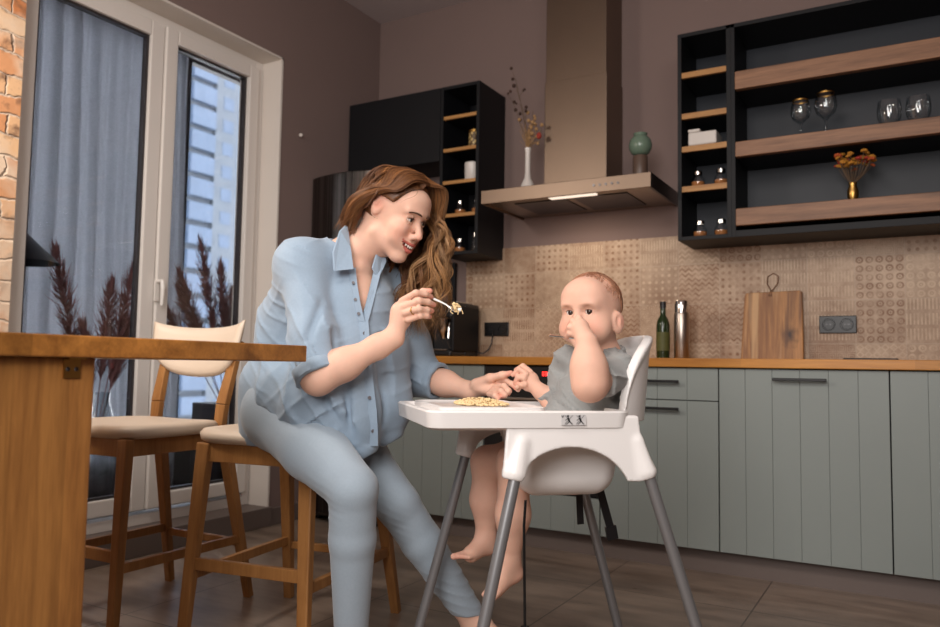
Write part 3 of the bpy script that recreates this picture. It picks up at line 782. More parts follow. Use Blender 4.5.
# coffee machine
cm = empty('coffee_machine', (-2.25, 3.68, ZW), label='black coffee machine with chrome spout on the worktop beside the woman', cat='coffee machine')
MB().box(-0.13, 0.09, 0.02, 0.17, 0, 0.30).box(-0.13, 0.09, -0.13, 0.02, 0.21, 0.30).box(-0.13, 0.09, -0.14, 0.02, 0, 0.035).build('body', M['black_plastic'], cm, bevel=0.012)
MB().box(0.075, 0.095, -0.12, 0.16, 0.03, 0.28).build('side_panel', M['black'], cm, bevel=0.006)
MB().box(-0.11, 0.06, -0.135, 0.0, 0.0352, 0.042).build('drip_tray', M['steel'], cm, bevel=0.002)
MB().lathe([(0, 0.10), (0.012, 0.10), (0.018, 0.125), (0.030, 0.14), (0.032, 0.208), (0, 0.208)], 0.0, -0.07, 0).build('spout', M['chrome'], cm, smooth=40)
MB().tube([(0.05, -0.08, 0.21), (0.052, -0.1, 0.16), (0.055, -0.11, 0.10)], 0.005, 8).build('steam_wand', M['chrome'], cm)
MB().box(-0.11, 0.07, -0.132, -0.12, 0.245, 0.285).build('front_strip', M['chrome'], cm, bevel=0.002)
MB().tube([(-0.08, -0.06, 0.302), (-0.08, 0.1, 0.302)], 0.004, 6).tube([(0.08, -0.06, 0.302), (0.08, 0.1, 0.302)], 0.004, 6).tube([(-0.08, -0.06, 0.302), (0.08, -0.06, 0.302)], 0.004, 6).build('cup_rail', M['chrome'], cm)
tag(MB().tube([(-2.09, 3.885, 1.04), (-2.085, 3.87, 1.015), (-2.087, 3.865, 0.98), (-2.105, 3.86, 0.945), (-2.13, 3.845, 0.925), (-2.165, 3.83, 0.93)], 0.0045, 8).build('cable', M['black_plastic'], smooth=60), 'black power cable from the wall socket to the coffee machine', 'cable')
tag(MB().box(-2.385, -2.345, YB-0.036, YB-0.0125, 0.905, 1.462).build('cable_duct', M['black'], bevel=0.002), 'upright black cable duct on the tiles above the coffee machine', 'cable duct')
tag(MB().sphere((XL+0.012, 3.185, 2.125), (0.012, 0.011, 0.011), 12, 8).build('wall_hook', M['white_ceramic'], smooth=60), 'small white round hook on the wall right of the balcony door', 'hook')
# ================================================================ table and stools
tb = empty('kitchen_table', (-1.30, 1.45, 0), label='high oak table with a thick block edge in the left foreground', cat='table')
MB().box(-1.0, 0.0, -1.9, 0.0, 0.855, 0.895).build('tabletop', M['table'], tb, bevel=0.003)
MB().box(-0.062, -0.022, -1.82, -0.552, 0.0, 0.8548).build('leg', M['table_leg'], tb, bevel=0.003)
MB().box(-0.98, -0.94, -1.82, -0.552, 0.0, 0.8548).build('leg', M['table_leg'], tb, bevel=0.003)
br = MB().box(-0.0215, -0.003, -0.615, -0.583, 0.8515, 0.8545).box(-0.0215, -0.0185, -0.615, -0.583, 0.818, 0.854)
br.build('bracket', M['brass'], tb)
sc_ = MB()
for sx in (-0.607, -0.591): sc_.lathe([(0, 0), (0.0045, 0), (0.003, 0.002), (0, 0.002)], M=Matrix.Translation((-0.0184, sx, 0.834)) @ Matrix.Rotation(PI/2, 4, 'Y'), n=10)
sc_.build('screws', M['dark_steel'], tb)

M['cream'] = mottled('cream_leatherette', srgb(224, 206, 186), 0.5, amt=0.04, sc=5, obj=True)
def make_stool():
    t = empty('bar_stool', (0, 0, 0))
    # seat cushion: soft superellipse slab with a gentle dip
    vs = []; fs = []; n = 40
    prof = [(0.0, 0.040), (0.5, 0.038), (0.86, 0.038), (0.96, 0.034), (1.0, 0.022), (0.985, 0.009), (0.93, 0.0), (0.0, 0.0)]
    for r_, z_ in prof:
        for k in range(n):
            a = 2*PI*k/n; c, s_ = math.cos(a), math.sin(a); e = 0.42
            x = 0.225*r_*math.copysign(abs(c)**e, c); y = 0.215*r_*math.copysign(abs(s_)**e, s_)-0.01
            if y > 0: x *= 1-0.10*(y/0.215)
            vs.append((x, y, 0.606+z_ + (0.008*(abs(x)/0.22)**2 if z_ > 0.02 else 0)))
    for i in range(len(prof)-1):
        for k in range(n): fs.append((i*n+k, i*n+(k+1) % n, (i+1)*n+(k+1) % n, (i+1)*n+k))
    me = bpy.data.meshes.new('seat'); me.from_pydata(vs, [], fs)
    bm = bmesh.new(); bm.from_mesh(me); bmesh.ops.remove_doubles(bm, verts=bm.verts, dist=0.0005); bmesh.ops.recalc_face_normals(bm, faces=bm.faces); bm.to_mesh(me); bm.free()
    link('seat', me, M['cream'], t, smooth=True)
    # apron under the seat
    for x0_, x1_, y0_, y1_ in ((-0.175, 0.175, -0.205, -0.183), (-0.155, 0.155, 0.198, 0.22), (0.155, 0.177, -0.19, 0.21), (-0.177, -0.155, -0.19, 0.21)):
        MB().box(x0_, x1_, y0_, y1_, 0.550, 0.6058).build('apron', M['stool_wood'], t, bevel=0.002)
    for sx in (-1, 1):
        MB().beam((sx*0.172, -0.195, 0.6055), (sx*0.198, -0.235, 0.0), 0.044, 0.032, 0.030, 0.026, up=(0, 1, 0)).build('leg', M['stool_wood'], t, bevel=0.004)
        MB().beam((sx*0.163, 0.215, 0.6055), (sx*0.205, 0.330, 0.0), 0.044, 0.036, 0.030, 0.026, up=(0, 1, 0)).build('leg', M['stool_wood'], t, bevel=0.004)
        # back post leaning back
        mb = MB()
        pts = [(sx*0.163, 0.192, 0.56), (sx*0.168, 0.205, 0.70), (sx*0.178, 0.245, 0.86), (sx*0.184, 0.262, 0.93)]
        for a, b_, w0, w1 in zip(pts[:-1], pts[1:], (0.036, 0.046, 0.034), (0.046, 0.034, 0.024)):
            mb.beam(a, b_, w0, 0.026, w1, 0.024, up=(0, 1, 0))
        mb.build('back_post', M['stool_wood'], t, bevel=0.003)
    def leg_at(sx, sy, z):
        f_ = 1-z/0.6055
        if sy < 0: return Vector((sx*(0.172+0.026*f_), -0.195-0.04*f_, z))
        return Vector((sx*(0.163+0.042*f_), 0.215+0.115*f_, z))
    MB().beam(leg_at(-1, -1, 0.25), leg_at(1, -1, 0.25), 0.018, 0.036).build('stretcher', M['stool_wood'], t, bevel=0.002)
    MB().beam(leg_at(-1, 1, 0.20), leg_at(1, 1, 0.20), 0.018, 0.026).build('stretcher', M['stool_wood'], t, bevel=0.002)
    for sx in (-1, 1): MB().beam(leg_at(sx, -1, 0.215), leg_at(sx, 1, 0.215), 0.018, 0.030).build('stretcher', M['stool_wood'], t, bevel=0.002)
    # curved padded backrest
    vs = []; nu, nv = 28, 10
    for side in (0, 1):
        for j in range(nv+1):
            for i in range(nu+1):
                u = -1+2*i/nu; v = j/nv
                top = 0.980+0.016*u*u+0.010*abs(u)**6; bot = 0.795+0.035*u*u+0.07*abs(u)**5
                z = bot+(top-bot)*v
                bulge = math.sqrt(max(0, 1-(2*v-1)**4))*math.sqrt(max(0, 1-abs(u)**8))
                yc = 0.262 - 0.055*u*u + (z-0.86)*0.18
                th = 0.004+0.016*bulge
                vs.append((0.235*u*(1-0.06*(1-v)), yc + (th if side else -th), z))
    N_ = (nu+1)*(nv+1); fs = []
    for j in range(nv):
        for i in range(nu):
            a = j*(nu+1)+i
            fs.append((a, a+1, a+nu+2, a+nu+1)); fs.append((N_+a+nu+1, N_+a+nu+2, N_+a+1, N_+a))
    edge = [i for i in range(nu+1)] + [j*(nu+1)+nu for j in range(1, nv+1)] + [nv*(nu+1)+i for i in range(nu-1, -1, -1)] + [j*(nu+1) for j in range(nv-1, 0, -1)]
    for a, b_ in zip(edge, edge[1:]+edge[:1]): fs.append((b_, a, N_+a, N_+b_))
    me = bpy.data.meshes.new('backrest'); me.from_pydata(vs, [], fs)
    link('backrest', me, M['cream'], t, smooth=True)
    return t
st0 = make_stool()
st0.location = (-2.318, 1.76, 0); st0.rotation_euler.z = math.radians(2)
tag(st0, 'empty oak bar stool with cream seat and curved backrest, nearest the balcony door', 'bar stool', 'oak bar stools at the table end')
st1 = copy_tree(st0)
st1.scale = (1.06, 1.0, 1.0); st1.location = (-1.732, 1.88, 0); st1.rotation_euler.z = math.radians(9)
tag(st1, 'oak bar stool with cream seat that the woman sits on', 'bar stool', 'oak bar stools at the table end')

# ================================================================ plants and lamp on the balcony
mt, t, b = new_mat('dried_pampas_plume', srgb(110, 60, 62), 0.95)
t.put(b.inputs['Base Color'], t.mix(t.noise(t.pos(), 9, 3), srgb(116, 76, 82), srgb(164, 122, 118))); M['plume'] = mt
def pampas(parent, base, tip, width, rnd, name='plume'):
    base = Vector(base); tip = Vector(tip); mb = MB()
    mb.tube([base, base.lerp(tip, 0.5)+Vector((0, 0.0, 0.01)), tip], [0.003, 0.0025, 0.001], 5)
    L = (tip-base).length; d = (tip-base).normalized()
    side = d.orthogonal().normalized(); oth = d.cross(side)
    for k in range(420):
        f_ = 0.42+0.58*rnd.random(); p = base.lerp(tip, f_)
        w = width*math.sin(PI*min(1, (f_-0.40)/0.62))**0.7*(0.5+0.6*rnd.random())
        a = rnd.uniform(0, 2*PI); o_ = (side*math.cos(a)+oth*math.sin(a))
        q = p + o_*w + d*(0.05+0.05*rnd.random())
        r_ = p + o_*w*0.6 + d*0.03
        n_ = o_.cross(d)*0.0035
        mb._add([p-n_*0.6, p+n_*0.6, r_+n_, r_-n_, q], [(0, 1, 2, 3), (3, 2, 4)])
    return mb.build(name, M['plume'], parent)
rnd = random.Random(11)
pt = empty('pampas_pot', (-3.62, 3.34, 0.0305), label='dark planter with dried reddish pampas plumes behind the right door pane', cat='planter')
MB().prism([(-0.12, -0.16), (0.12, -0.16), (0.12, 0.16), (-0.12, 0.16)], 'z', 0, 0.58).build('planter', M['dark_frame'], pt, bevel=0.006)
for dy, dz, dx in ((-0.24, 1.5, 0.0), (-0.42, 1.30, .05), (-0.34, 1.22, -.05), (-0.12, 1.38, .04), (0.04, 1.25, -.03), (-0.5, 1.15, 0), (-.05, 1.12, .02)):
    pampas(pt, (0, 0, 0.5), (dx, dy, dz), 0.075, rnd)
pt2 = empty('pampas_vase', (-3.60, 2.45, 0.0305), label='glass floor vase with dark pampas plumes behind the left door pane', cat='vase')
MB().lathe([(0, 0), (0.09, 0), (0.11, 0.05), (0.12, 0.3), (0.09, 0.55), (0.07, 0.62), (0.075, 0.66), (0.07, 0.66), (0.06, 0.6), (0, 0.3)]).build('vase_body', M['clear'], pt2, smooth=50)
for dy, dz, dx in ((-0.24, 1.34, 0.0), (0.16, 1.30, 0.03), (0.10, 1.22, -0.05), (-0.12, 0.98, .06), (.2, 1.1, .0)):
    pampas(pt2, (0, 0, 0.35), (dx, dy, dz), 0.085, rnd)
lp = empty('floor_lamp', (-3.62, 2.04, 0.0305), label='black floor lamp with a wide cone shade behind the left door pane', cat='lamp')
MB().lathe([(0, 0), (0.14, 0), (0.14, 0.015), (0.012, 0.02), (0.009, 0.03), (0.009, 1.28)]).build('stand', M['black_plastic'], lp, smooth=40)
MB().lathe([(0.02, 1.42), (0.03, 1.415), (0.175, 1.275), (0.17, 1.272), (0.02, 1.405)]).build('lamp_shade', M['black_plastic'], lp, smooth=40)
MB().tube([(0, 0, 1.28), (0, 0, 1.60)], 0.006, 8).build('rod', M['black_plastic'], lp)
# ================================================================ soft-body modelling: blended shapes meshed as ONE continuous surface
class Field:
    def __init__(s, lo, hi, vox):
        s.lo = np.array(lo, float); s.h = vox
        s.n = np.ceil((np.array(hi)-s.lo)/vox).astype(int)+1
        s.ax = [(s.lo[i]+vox*np.arange(s.n[i])).astype(np.float32) for i in range(3)]
        s.big = np.float32(0.08)
        s.d = np.full(tuple(s.n), s.big, np.float32)
    def win(s, lo, hi):
        a = np.clip(np.floor((np.array(lo)-s.lo)/s.h).astype(int), 0, s.n); b = np.clip(np.ceil((np.array(hi)-s.lo)/s.h).astype(int)+1, 0, s.n)
        if (b <= a).any(): return None, None
        sl = tuple(slice(a[i], b[i]) for i in range(3))
        X = s.ax[0][sl[0]][:, None, None]; Y = s.ax[1][sl[1]][None, :, None]; Z = s.ax[2][sl[2]][None, None, :]
        return sl, (X, Y, Z)
    def _put(s, sl, v, k, op):
        o = s.d[sl]
        if op == 'u':
            if k > 0:
                h = np.maximum(k-np.abs(o-v), 0)/k
                s.d[sl] = np.minimum(o, v)-h*h*k*0.25
            else: s.d[sl] = np.minimum(o, v)
        else:
            if k > 0:
                h = np.maximum(k-np.abs(o+v), 0)/k
                s.d[sl] = np.maximum(o, -v)+h*h*k*0.25
            else: s.d[sl] = np.maximum(o, -v)
    def cone(s, a, b, ra, rb, k=0.02, op='u'):
        a = np.asarray(a, float); b = np.asarray(b, float); m_ = max(ra, rb)+k+0.035
        sl, g = s.win(np.minimum(a, b)-m_, np.maximum(a, b)+m_)
        if sl is None: return
        ba = b-a; L2 = max(float(ba@ba), 1e-12)
        px, py, pz = g[0]-a[0], g[1]-a[1], g[2]-a[2]
        t = np.clip((px*ba[0]+py*ba[1]+pz*ba[2])/L2, 0, 1)
        v = np.sqrt((px-ba[0]*t)**2+(py-ba[1]*t)**2+(pz-ba[2]*t)**2)-(ra+(rb-ra)*t)
        s._put(sl, v.astype(np.float32), k, op)
    def chain(s, pts, rs, k=0.02, op='u'):
        for i in range(len(pts)-1): s.cone(pts[i], pts[i+1], rs[i], rs[i+1], k, op)
    def ell(s, c, rad, fr=None, k=0.02, op='u'):
        c = np.asarray(c, float); rad = np.asarray(rad, float); m_ = rad.max()+k+0.035
        sl, g = s.win(c-m_, c+m_)
        if sl is None: return
        fr = np.eye(3) if fr is None else np.asarray(fr, float)
        px, py, pz = g[0]-c[0], g[1]-c[1], g[2]-c[2]
        q = [(px*fr[i][0]+py*fr[i][1]+pz*fr[i][2])/rad[i] for i in range(3)]
        k0 = np.sqrt(q[0]**2+q[1]**2+q[2]**2)
        k1 = np.sqrt((q[0]/rad[0])**2+(q[1]/rad[1])**2+(q[2]/rad[2])**2)+1e-9
        v = k0*(k0-1)/k1
        s._put(sl, v.astype(np.float32), k, op)
    def box(s, c, half, fr=None, r=0.01, k=0.0, op='u'):
        c = np.asarray(c, float); half = np.asarray(half, float); m_ = np.linalg.norm(half)+k+0.03
        sl, g = s.win(c-m_, c+m_)
        if sl is None: return
        fr = np.eye(3) if fr is None else np.asarray(fr, float)
        px, py, pz = g[0]-c[0], g[1]-c[1], g[2]-c[2]
        q = [np.abs(px*fr[i][0]+py*fr[i][1]+pz*fr[i][2])-(half[i]-r) for i in range(3)]
        v = np.sqrt(np.maximum(q[0], 0)**2+np.maximum(q[1], 0)**2+np.maximum(q[2], 0)**2)+np.minimum(np.maximum(q[0], np.maximum(q[1], q[2])), 0)-r
        s._put(sl, v.astype(np.float32), k, op)
    def full(s): return s.ax[0][:, None, None], s.ax[1][None, :, None], s.ax[2][None, None, :]
    def band(s, fn, w=0.03):
        """d += fn(points) near the surface"""
        idx = np.nonzero(np.abs(s.d) < w)
        p = np.stack([s.ax[i][idx[i]] for i in range(3)], 1)
        s.d[idx] += fn(p).astype(np.float32)
    def plane_cut(s, pt, n, w=None):
        """remove everything on the side the normal points to"""
        X, Y, Z = s.full(); n = nrm(n)
        v = (X-pt[0])*n[0]+(Y-pt[1])*n[1]+(Z-pt[2])*n[2]
        s.d = np.maximum(s.d, v.astype(np.float32))
    def plane_cut_local(s, pt, n, rad):
        sl, g = s.win(np.asarray(pt)-rad, np.asarray(pt)+rad)
        n = nrm(n)
        s.d[sl] = np.maximum(s.d[sl], ((g[0]-pt[0])*n[0]+(g[1]-pt[1])*n[1]+(g[2]-pt[2])*n[2]).astype(np.float32))
    def trace(s, px, py, d0=1.5, d1=2.8):
        """first surface point along a sight line, and its normal"""
        ds = np.arange(d0, d1, s.h*0.5)
        r = fwd + (px-470.0)/F_PX*RT + (313.5-py)/F_PX*UP
        p = CAM+ds[:, None]*r
        i = np.round((p-s.lo)/s.h).astype(int)
        ok = ((i >= 1) & (i < s.n-1)).all(1)
        for kk in np.nonzero(ok)[0]:
            if s.d[tuple(i[kk])] < 0:
                j = i[kk]; g = np.array([s.d[j[0]+1, j[1], j[2]]-s.d[j[0]-1, j[1], j[2]], s.d[j[0], j[1]+1, j[2]]-s.d[j[0], j[1]-1, j[2]], s.d[j[0], j[1], j[2]+1]-s.d[j[0], j[1], j[2]-1]], float)
                return p[kk], g/(np.linalg.norm(g)+1e-9)
        return None, None
    def mesh(s, name, smooth=1):
        d = s.d; ins = d < 0; nx, ny, nz = ins.shape
        # cells whose corners differ
        cs = np.zeros((nx-1, ny-1, nz-1), np.uint8)
        for dx in (0, 1):
            for dy in (0, 1):
                for dz in (0, 1): cs += ins[dx:nx-1+dx, dy:ny-1+dy, dz:nz-1+dz]
        ci = np.nonzero((cs > 0) & (cs < 8)); nv = len(ci[0])
        del cs
        acc = np.zeros((nv, 3)); cnt = np.zeros(nv)
        cor = [(a, b, c) for a in (0, 1) for b in (0, 1) for c in (0, 1)]
        val = {c: d[ci[0]+c[0], ci[1]+c[1], ci[2]+c[2]] for c in cor}
        for a in cor:
            for ax in range(3):
                if a[ax] == 0:
                    b = tuple(1 if i == ax else a[i] for i in range(3))
                    va, vb = val[a], val[b]; mk = (va < 0) != (vb < 0)
                    t = np.where(mk, va/np.where(mk, va-vb, 1), 0)
                    q = np.tile(np.array(a, float), (nv, 1)); q[:, ax] += t
                    acc += q*mk[:, None]; cnt += mk
        pos = s.lo+s.h*(np.stack(ci, 1)+acc/cnt[:, None])
        key = (ci[0].astype(np.int64)*ny+ci[1])*nz+ci[2]
        def look(i, j, k):
            kk = (i.astype(np.int64)*ny+j)*nz+k
            return np.searchsorted(key, kk)
        quads = []
        for ax in range(3):
            sa = [slice(None)]*3; sb = [slice(None)]*3
            sa[ax] = slice(0, -1); sb[ax] = slice(1, None)
            A, B = ins[tuple(sa)], ins[tuple(sb)]
            e = np.nonzero(A != B)
            o1, o2 = [(1, 2), (2, 0), (0, 1)][ax]
            inb = (e[o1] > 0) & (e[o2] > 0) & (e[o1] < s.n[o1]-1) & (e[o2] < s.n[o2]-1)
            e = [q[inb] for q in e]; flip = A[tuple(e)]
            def off(a, b):
                f = [q.copy() for q in e]; f[o1] = f[o1]-a; f[o2] = f[o2]-b; return look(*f)
            q = np.stack([off(1, 1), off(0, 1), off(0, 0), off(1, 0)], 1)
            q[~flip] = q[~flip][:, ::-1]
            quads.append(q)
        q = np.concatenate(quads)
        for _ in range(smooth):           # light relaxation
            sm = np.zeros_like(pos); c = np.zeros(nv)
            for a, b in ((0, 1), (1, 2), (2, 3), (3, 0)):
                for i, j in ((a, b), (b, a)):
                    for k in range(3): sm[:, k] += np.bincount(q[:, i], pos[q[:, j], k], nv)
                    c += np.bincount(q[:, i], minlength=nv)
            pos = pos*0.5+0.5*sm/np.maximum(c, 1)[:, None]
        me = bpy.data.meshes.new(name)
        me.vertices.add(nv); me.vertices.foreach_set('co', pos.astype(np.float32).ravel())
        me.loops.add(q.size); me.loops.foreach_set('vertex_index', q.astype(np.int32).ravel())
        me.polygons.add(len(q)); me.polygons.foreach_set('loop_start', np.arange(0, q.size, 4, dtype=np.int32))
        me.polygons.foreach_set('use_smooth', np.ones(len(q), bool))
        me.update(calc_edges=True); me.validate()
        return me, pos
def paint(me, cols):
    at = me.color_attributes.new('tint', 'FLOAT_COLOR', 'POINT')
    c = np.concatenate([cols, np.ones((len(cols), 1))], 1).astype(np.float32)
    at.data.foreach_set('color', c.ravel())
def blob(p, c, r, soft=0.5):
    """0..1 weight of points near c"""
    d = np.linalg.norm(p-np.asarray(c), axis=1)/r
    return np.clip((1-d)/soft, 0, 1)
def mixc(cols, col, w): return cols*(1-w[:, None])+np.array(col)[None]*w[:, None]
def sub_cloth(f, inner, outer_shift=0.0): pass
def wave(p, d, f, ph=0, warp=0.0, wd=(0, 0, 1), wf=9):
    t = p@nrm(d)*f+ph
    if warp: t = t+warp*np.sin(p@nrm(wd)*wf+ph*1.7)
    return np.sin(t)
def wnoise(p, f, seed=0):
    r_ = random.Random(seed); v = 0
    for k in range(5):
        d = nrm([r_.gauss(0, 1), r_.gauss(0, 1), r_.gauss(0, 1)]); v = v+np.sin(p@d*f*(0.7+0.25*k)+r_.uniform(0, 6)+0.8*np.sin(p@nrm([r_.gauss(0, 1), r_.gauss(0, 1), r_.gauss(0, 1)])*f*0.8))
    return v/5
def crease(p, d, f, amp, warp=1.5, wf=9, seed=0, sharp=3.0, gate=0.0):
    """soft cloth with narrow valleys that wander and fade out"""
    t = p@nrm(d)*f+warp*wnoise(p, wf, seed)
    g_ = np.clip(wnoise(p, wf*1.3, seed+7)*2.2+0.5-gate, 0, 1)
    return amp*g_*((1-np.abs(np.sin(t)))**sharp-0.25)
def frame_rows(F, R, U): return [F, R, U]
class Head:
    """head frame: f forward, r to the person's right, u up"""
    def __init__(s, c, F, R, sc=1.0):
        s.c = np.asarray(c, float); s.F = nrm(F); s.U = nrm(np.cross(R, F)); s.R = nrm(np.cross(s.F, s.U)); s.s = sc
        s.fr = [s.F, s.R, s.U]
    def p(s, f, r, u): return s.c+s.s*(f*s.F+r*s.R+u*s.U)
    def loc(s, P_):
        q = (P_-s.c)/s.s
        return q@s.F, q@s.R, q@s.U

# skin
mt, t, b = new_mat('skin', srgb(214, 164, 140), 0.58)
at = t.node('ShaderNodeAttribute', attribute_name='tint')
n = t.noise(t.pos(), 45, 3)
k = t.math('MULTIPLY_ADD', n, 0.12, 0.94)
t.put(b.inputs['Base Color'], t.mix(1.0, at.outputs['Color'], t.comb(k, k, k), 'MULTIPLY'))
b.inputs['Specular IOR Level'].default_value = 0.3
b.inputs['Subsurface Weight'].default_value = 0.12
b.inputs['Subsurface Radius'].default_value = (0.012, 0.005, 0.003)
M['skin'] = mt
def fabric(name, c, c2=None, sc=700, amt=0.08, rough=0.85, bump=0.15):
    mt, t, b = new_mat(name, c, rough)
    p = t.pos()
    n1 = t.noise(p, 7, 3); n2 = t.noise(p, 160, 2)
    c2 = c2 or tuple(v*0.86 for v in c)
    col = t.mix(t.math('ADD', t.math('MULTIPLY', n1, 0.6), t.math('MULTIPLY', n2, 0.4)), c2, tuple(min(1, v*1.1) for v in c))
    t.put(b.inputs['Base Color'], col)
    b.inputs['Sheen Weight'].default_value = 0.25
    t.put(b.inputs['Normal'], t.bump(n2, bump, 0.002))
    return mt
M['chambray'] = fabric('chambray_cotton', srgb(152, 172, 190), srgb(138, 158, 178))
M['legging'] = fabric('blue_grey_jersey', srgb(158, 172, 184), srgb(146, 160, 172))
M['grey_tee'] = fabric('grey_cotton_jersey', srgb(150, 152, 150), srgb(132, 134, 134))
mt, t, b = new_mat('hair', srgb(120, 80, 50), 0.42)
at = t.node('ShaderNodeAttribute', attribute_name='tint')
t.put(b.inputs['Base Color'], at.outputs['Color'])
b.inputs['Specular IOR Level'].default_value = 0.4
M['hair'] = mt
M['eye_white'] = mottled('eye_white', srgb(226, 220, 214), 0.15, amt=0.02)
M['iris'] = mottled('dark_iris', srgb(52, 40, 36), 0.12, amt=0.2, sc=300)
M['teeth'] = mottled('teeth', srgb(232, 226, 216), 0.2, amt=0.02)
M['brow'] = mottled('eyebrow_hair', srgb(92, 62, 46), 0.8, amt=0.1)
def eyes(hd, parent, spots, r, look, iris_r, brow=None):
    for (f, rr, u) in spots:
        c = hd.p(f, rr, u)
        e = MB().sphere(c, r, 20, 14).build('eyeball', M['eye_white'], parent, smooth=180, world=True)
        g = nrm(look)
        Mx = Matrix.Translation(Vector(c)) @ Vector(g).to_track_quat('Z', 'Y').to_matrix().to_4x4()
        # iris: a shallow cap just outside the ball
        prof = [(0, r*1.03)]+[(iris_r*i/5, math.sqrt(max(r*r-(iris_r*i/5)**2, 0))*1.03) for i in range(1, 6)]
        MB().lathe(prof, M=Mx, n=18).build('iris', M['iris'], e, smooth=60, world=True)
# ================================================================ high chair
HC = np.array([-0.82, 1.85, 0.0]); HF = nrm([-0.72, -0.69, 0]); HL = np.array([-HF[1], HF[0], 0.0])*-1.0
# HF: the way the chair faces;  HL: its side towards the camera
HL = np.array([0.69, -0.72, 0])/np.linalg.norm([0.69, -0.72])
def H(f, l, z): return HC+HF*f+HL*l+np.array([0, 0, z])
HFR = [HF, HL, np.array([0, 0, 1.0])]
M['hc_white'] = mottled('white_moulded_plastic', srgb(236, 233, 231), 0.32, amt=0.015, sc=4)
mt, t, b = new_mat('grey_leg_tube', srgb(132, 132, 134), 0.38, 0.55)
b.inputs['Base Color'].default_value = (*srgb(140, 140, 142), 1); M['hc_leg'] = mt
hc = empty('high_chair', tuple(HC), label='white plastic high chair with a tray and grey tube legs, the baby sits in it', cat='high chair')
feet = {}
for sf in (1, -1):
    for sl_ in (1, -1):
        foot = H(0.315 if sf > 0 else -0.342, 0.284*sl_, 0.0)
        top = H(0.146 if sf > 0 else -0.128, 0.226*sl_, 0.70)
        feet[(sf, sl_)] = (foot, top)
        k_ = foot+(top-foot)*0.02
        l_ = MB().tube([foot+(top-foot)*0.012, top*0.86+foot*0.14], 0.0135, 18).build('leg', M['hc_leg'], hc, smooth=40, world=True)
        MB().tube([foot+np.array([0, 0, 0.001]), foot+(top-foot)*0.03], 0.016, 14).build('foot_cap', M['black_plastic'], l_, smooth=40, world=True)
fl = Field(HC+np.array([-0.42, -0.42, 0.48]), HC+np.array([0.42, 0.42, 0.98]), 0.0034)
X, Y, Z = fl.full()
f_ = (X-HC[0])*HF[0]+(Y-HC[1])*HF[1]; l_ = (X-HC[0])*HL[0]+(Y-HC[1])*HL[1]; z_ = Z
def smax(a, b, k): 
    h = np.maximum(k-np.abs(a-b), 0)/k; return np.maximum(a, b)+h*h*k*0.25
def smin(a, b, k):
    h = np.maximum(k-np.abs(a-b), 0)/k; return np.minimum(a, b)-h*h*k*0.25
# seat bucket: rounded bowl, open at the top
def bowl(g):
    q1 = np.abs(f_+0.01)-(0.145-g)+np.clip((0.74-z_)*0.12, 0, .05); q2 = np.abs(l_)-(0.150-g)+np.clip((0.74-z_)*0.16, 0, .06); q3 = np.abs(z_-0.70)-(0.165-g)
    r_ = 0.05
    return (np.sqrt(np.maximum(q1+r_, 0)**2+np.maximum(q2+r_, 0)**2+np.maximum(q3+r_, 0)**2)+np.minimum(np.maximum(np.maximum(q1, q2), q3)+r_, 0)-r_).astype(np.float32)
ob_, ib = bowl(0), bowl(0.008)
seat = np.maximum(ob_, -ib); seat = np.maximum(seat, z_-0.735)
# leg openings at the front of the bowl
for s_ in (1, -1):
    q = np.sqrt((l_-s_*0.07)**2/1.0+(z_-0.665)**2)-0.062
    seat = np.maximum(seat, -np.maximum(q, 0.06-f_).astype(np.float32))
# side skirts joining the sockets, with an arch cut out of each
tilt = 0.226+0.083*(0.70-z_)
sk = np.abs(np.abs(l_)-tilt)-0.0055
top_z = 0.738
half_f = 0.160+0.10*(top_z-z_)
sk = np.maximum(sk, np.abs(f_-0.025)-half_f); sk = np.maximum(sk, z_-top_z); sk = np.maximum(sk, 0.59-z_)
arch = np.sqrt(((f_-0.034)/0.148)**2+((z_-0.545)/0.124)**2)-1.0
sk = np.maximum(sk, -(arch*0.13))
fl.d = np.minimum(seat, sk).astype(np.float32)
# rim flange between bowl and skirts
rim = np.maximum(np.abs(z_-0.734)-0.006, np.maximum(np.abs(l_)-0.222, np.abs(f_-0.025)-0.155))
rim = np.maximum(rim, -ib)
fl.d = smin(fl.d, rim.astype(np.float32), 0.01)
# sockets that hold the legs
for (sf, sl_), (foot, top) in feet.items():
    b__ = top*0.875+foot*0.125
    fl.cone(top*0.97+foot*0.03, b__, 0.009, 0.021, 0.02)
    fl.plane_cut_local(b__-(top-foot)*0.022, foot-top, 0.04)
# backrest: tall shell curving round the child, with flat armrests sweeping forward
cz = z_
back_r = 0.165
cf = -0.045
rad = np.sqrt((f_-cf+0.10*np.clip(z_-0.72, 0, 1)*0.9)**2*0.85+l_**2)
ang = np.arctan2(np.abs(l_), -(f_-cf))
rimz_ = 0.735+0.205*np.sqrt(np.clip(1-(ang/1.12)**2.6, 0, 1))
sh_ = np.abs(rad-(back_r+0.010))-(0.007+0.010*np.clip(1-(rimz_-z_)/0.035, 0, 1))
rimz = 0.735+0.205*np.sqrt(np.clip(1-(ang/1.12)**2.6, 0, 1))
sh_ = smax(sh_, ((z_-rimz)*0.45).astype(np.float32), 0.012); sh_ = np.maximum(sh_, 0.72-z_); sh_ = np.maximum(sh_, (f_-cf-0.10)*1.0)
fl.d = smin(fl.d, sh_.astype(np.float32), 0.012)
# rolled lip on the rim
me, pos = fl.mesh('seat_shell', 1)
link('seat_shell', me, M['hc_white'], hc, world=True)
del fl, f_, l_, z_, X, Y, Z, seat, sk, sh_, rim, rad, ang, rimz, ob_, ib, arch, tilt, half_f, cz
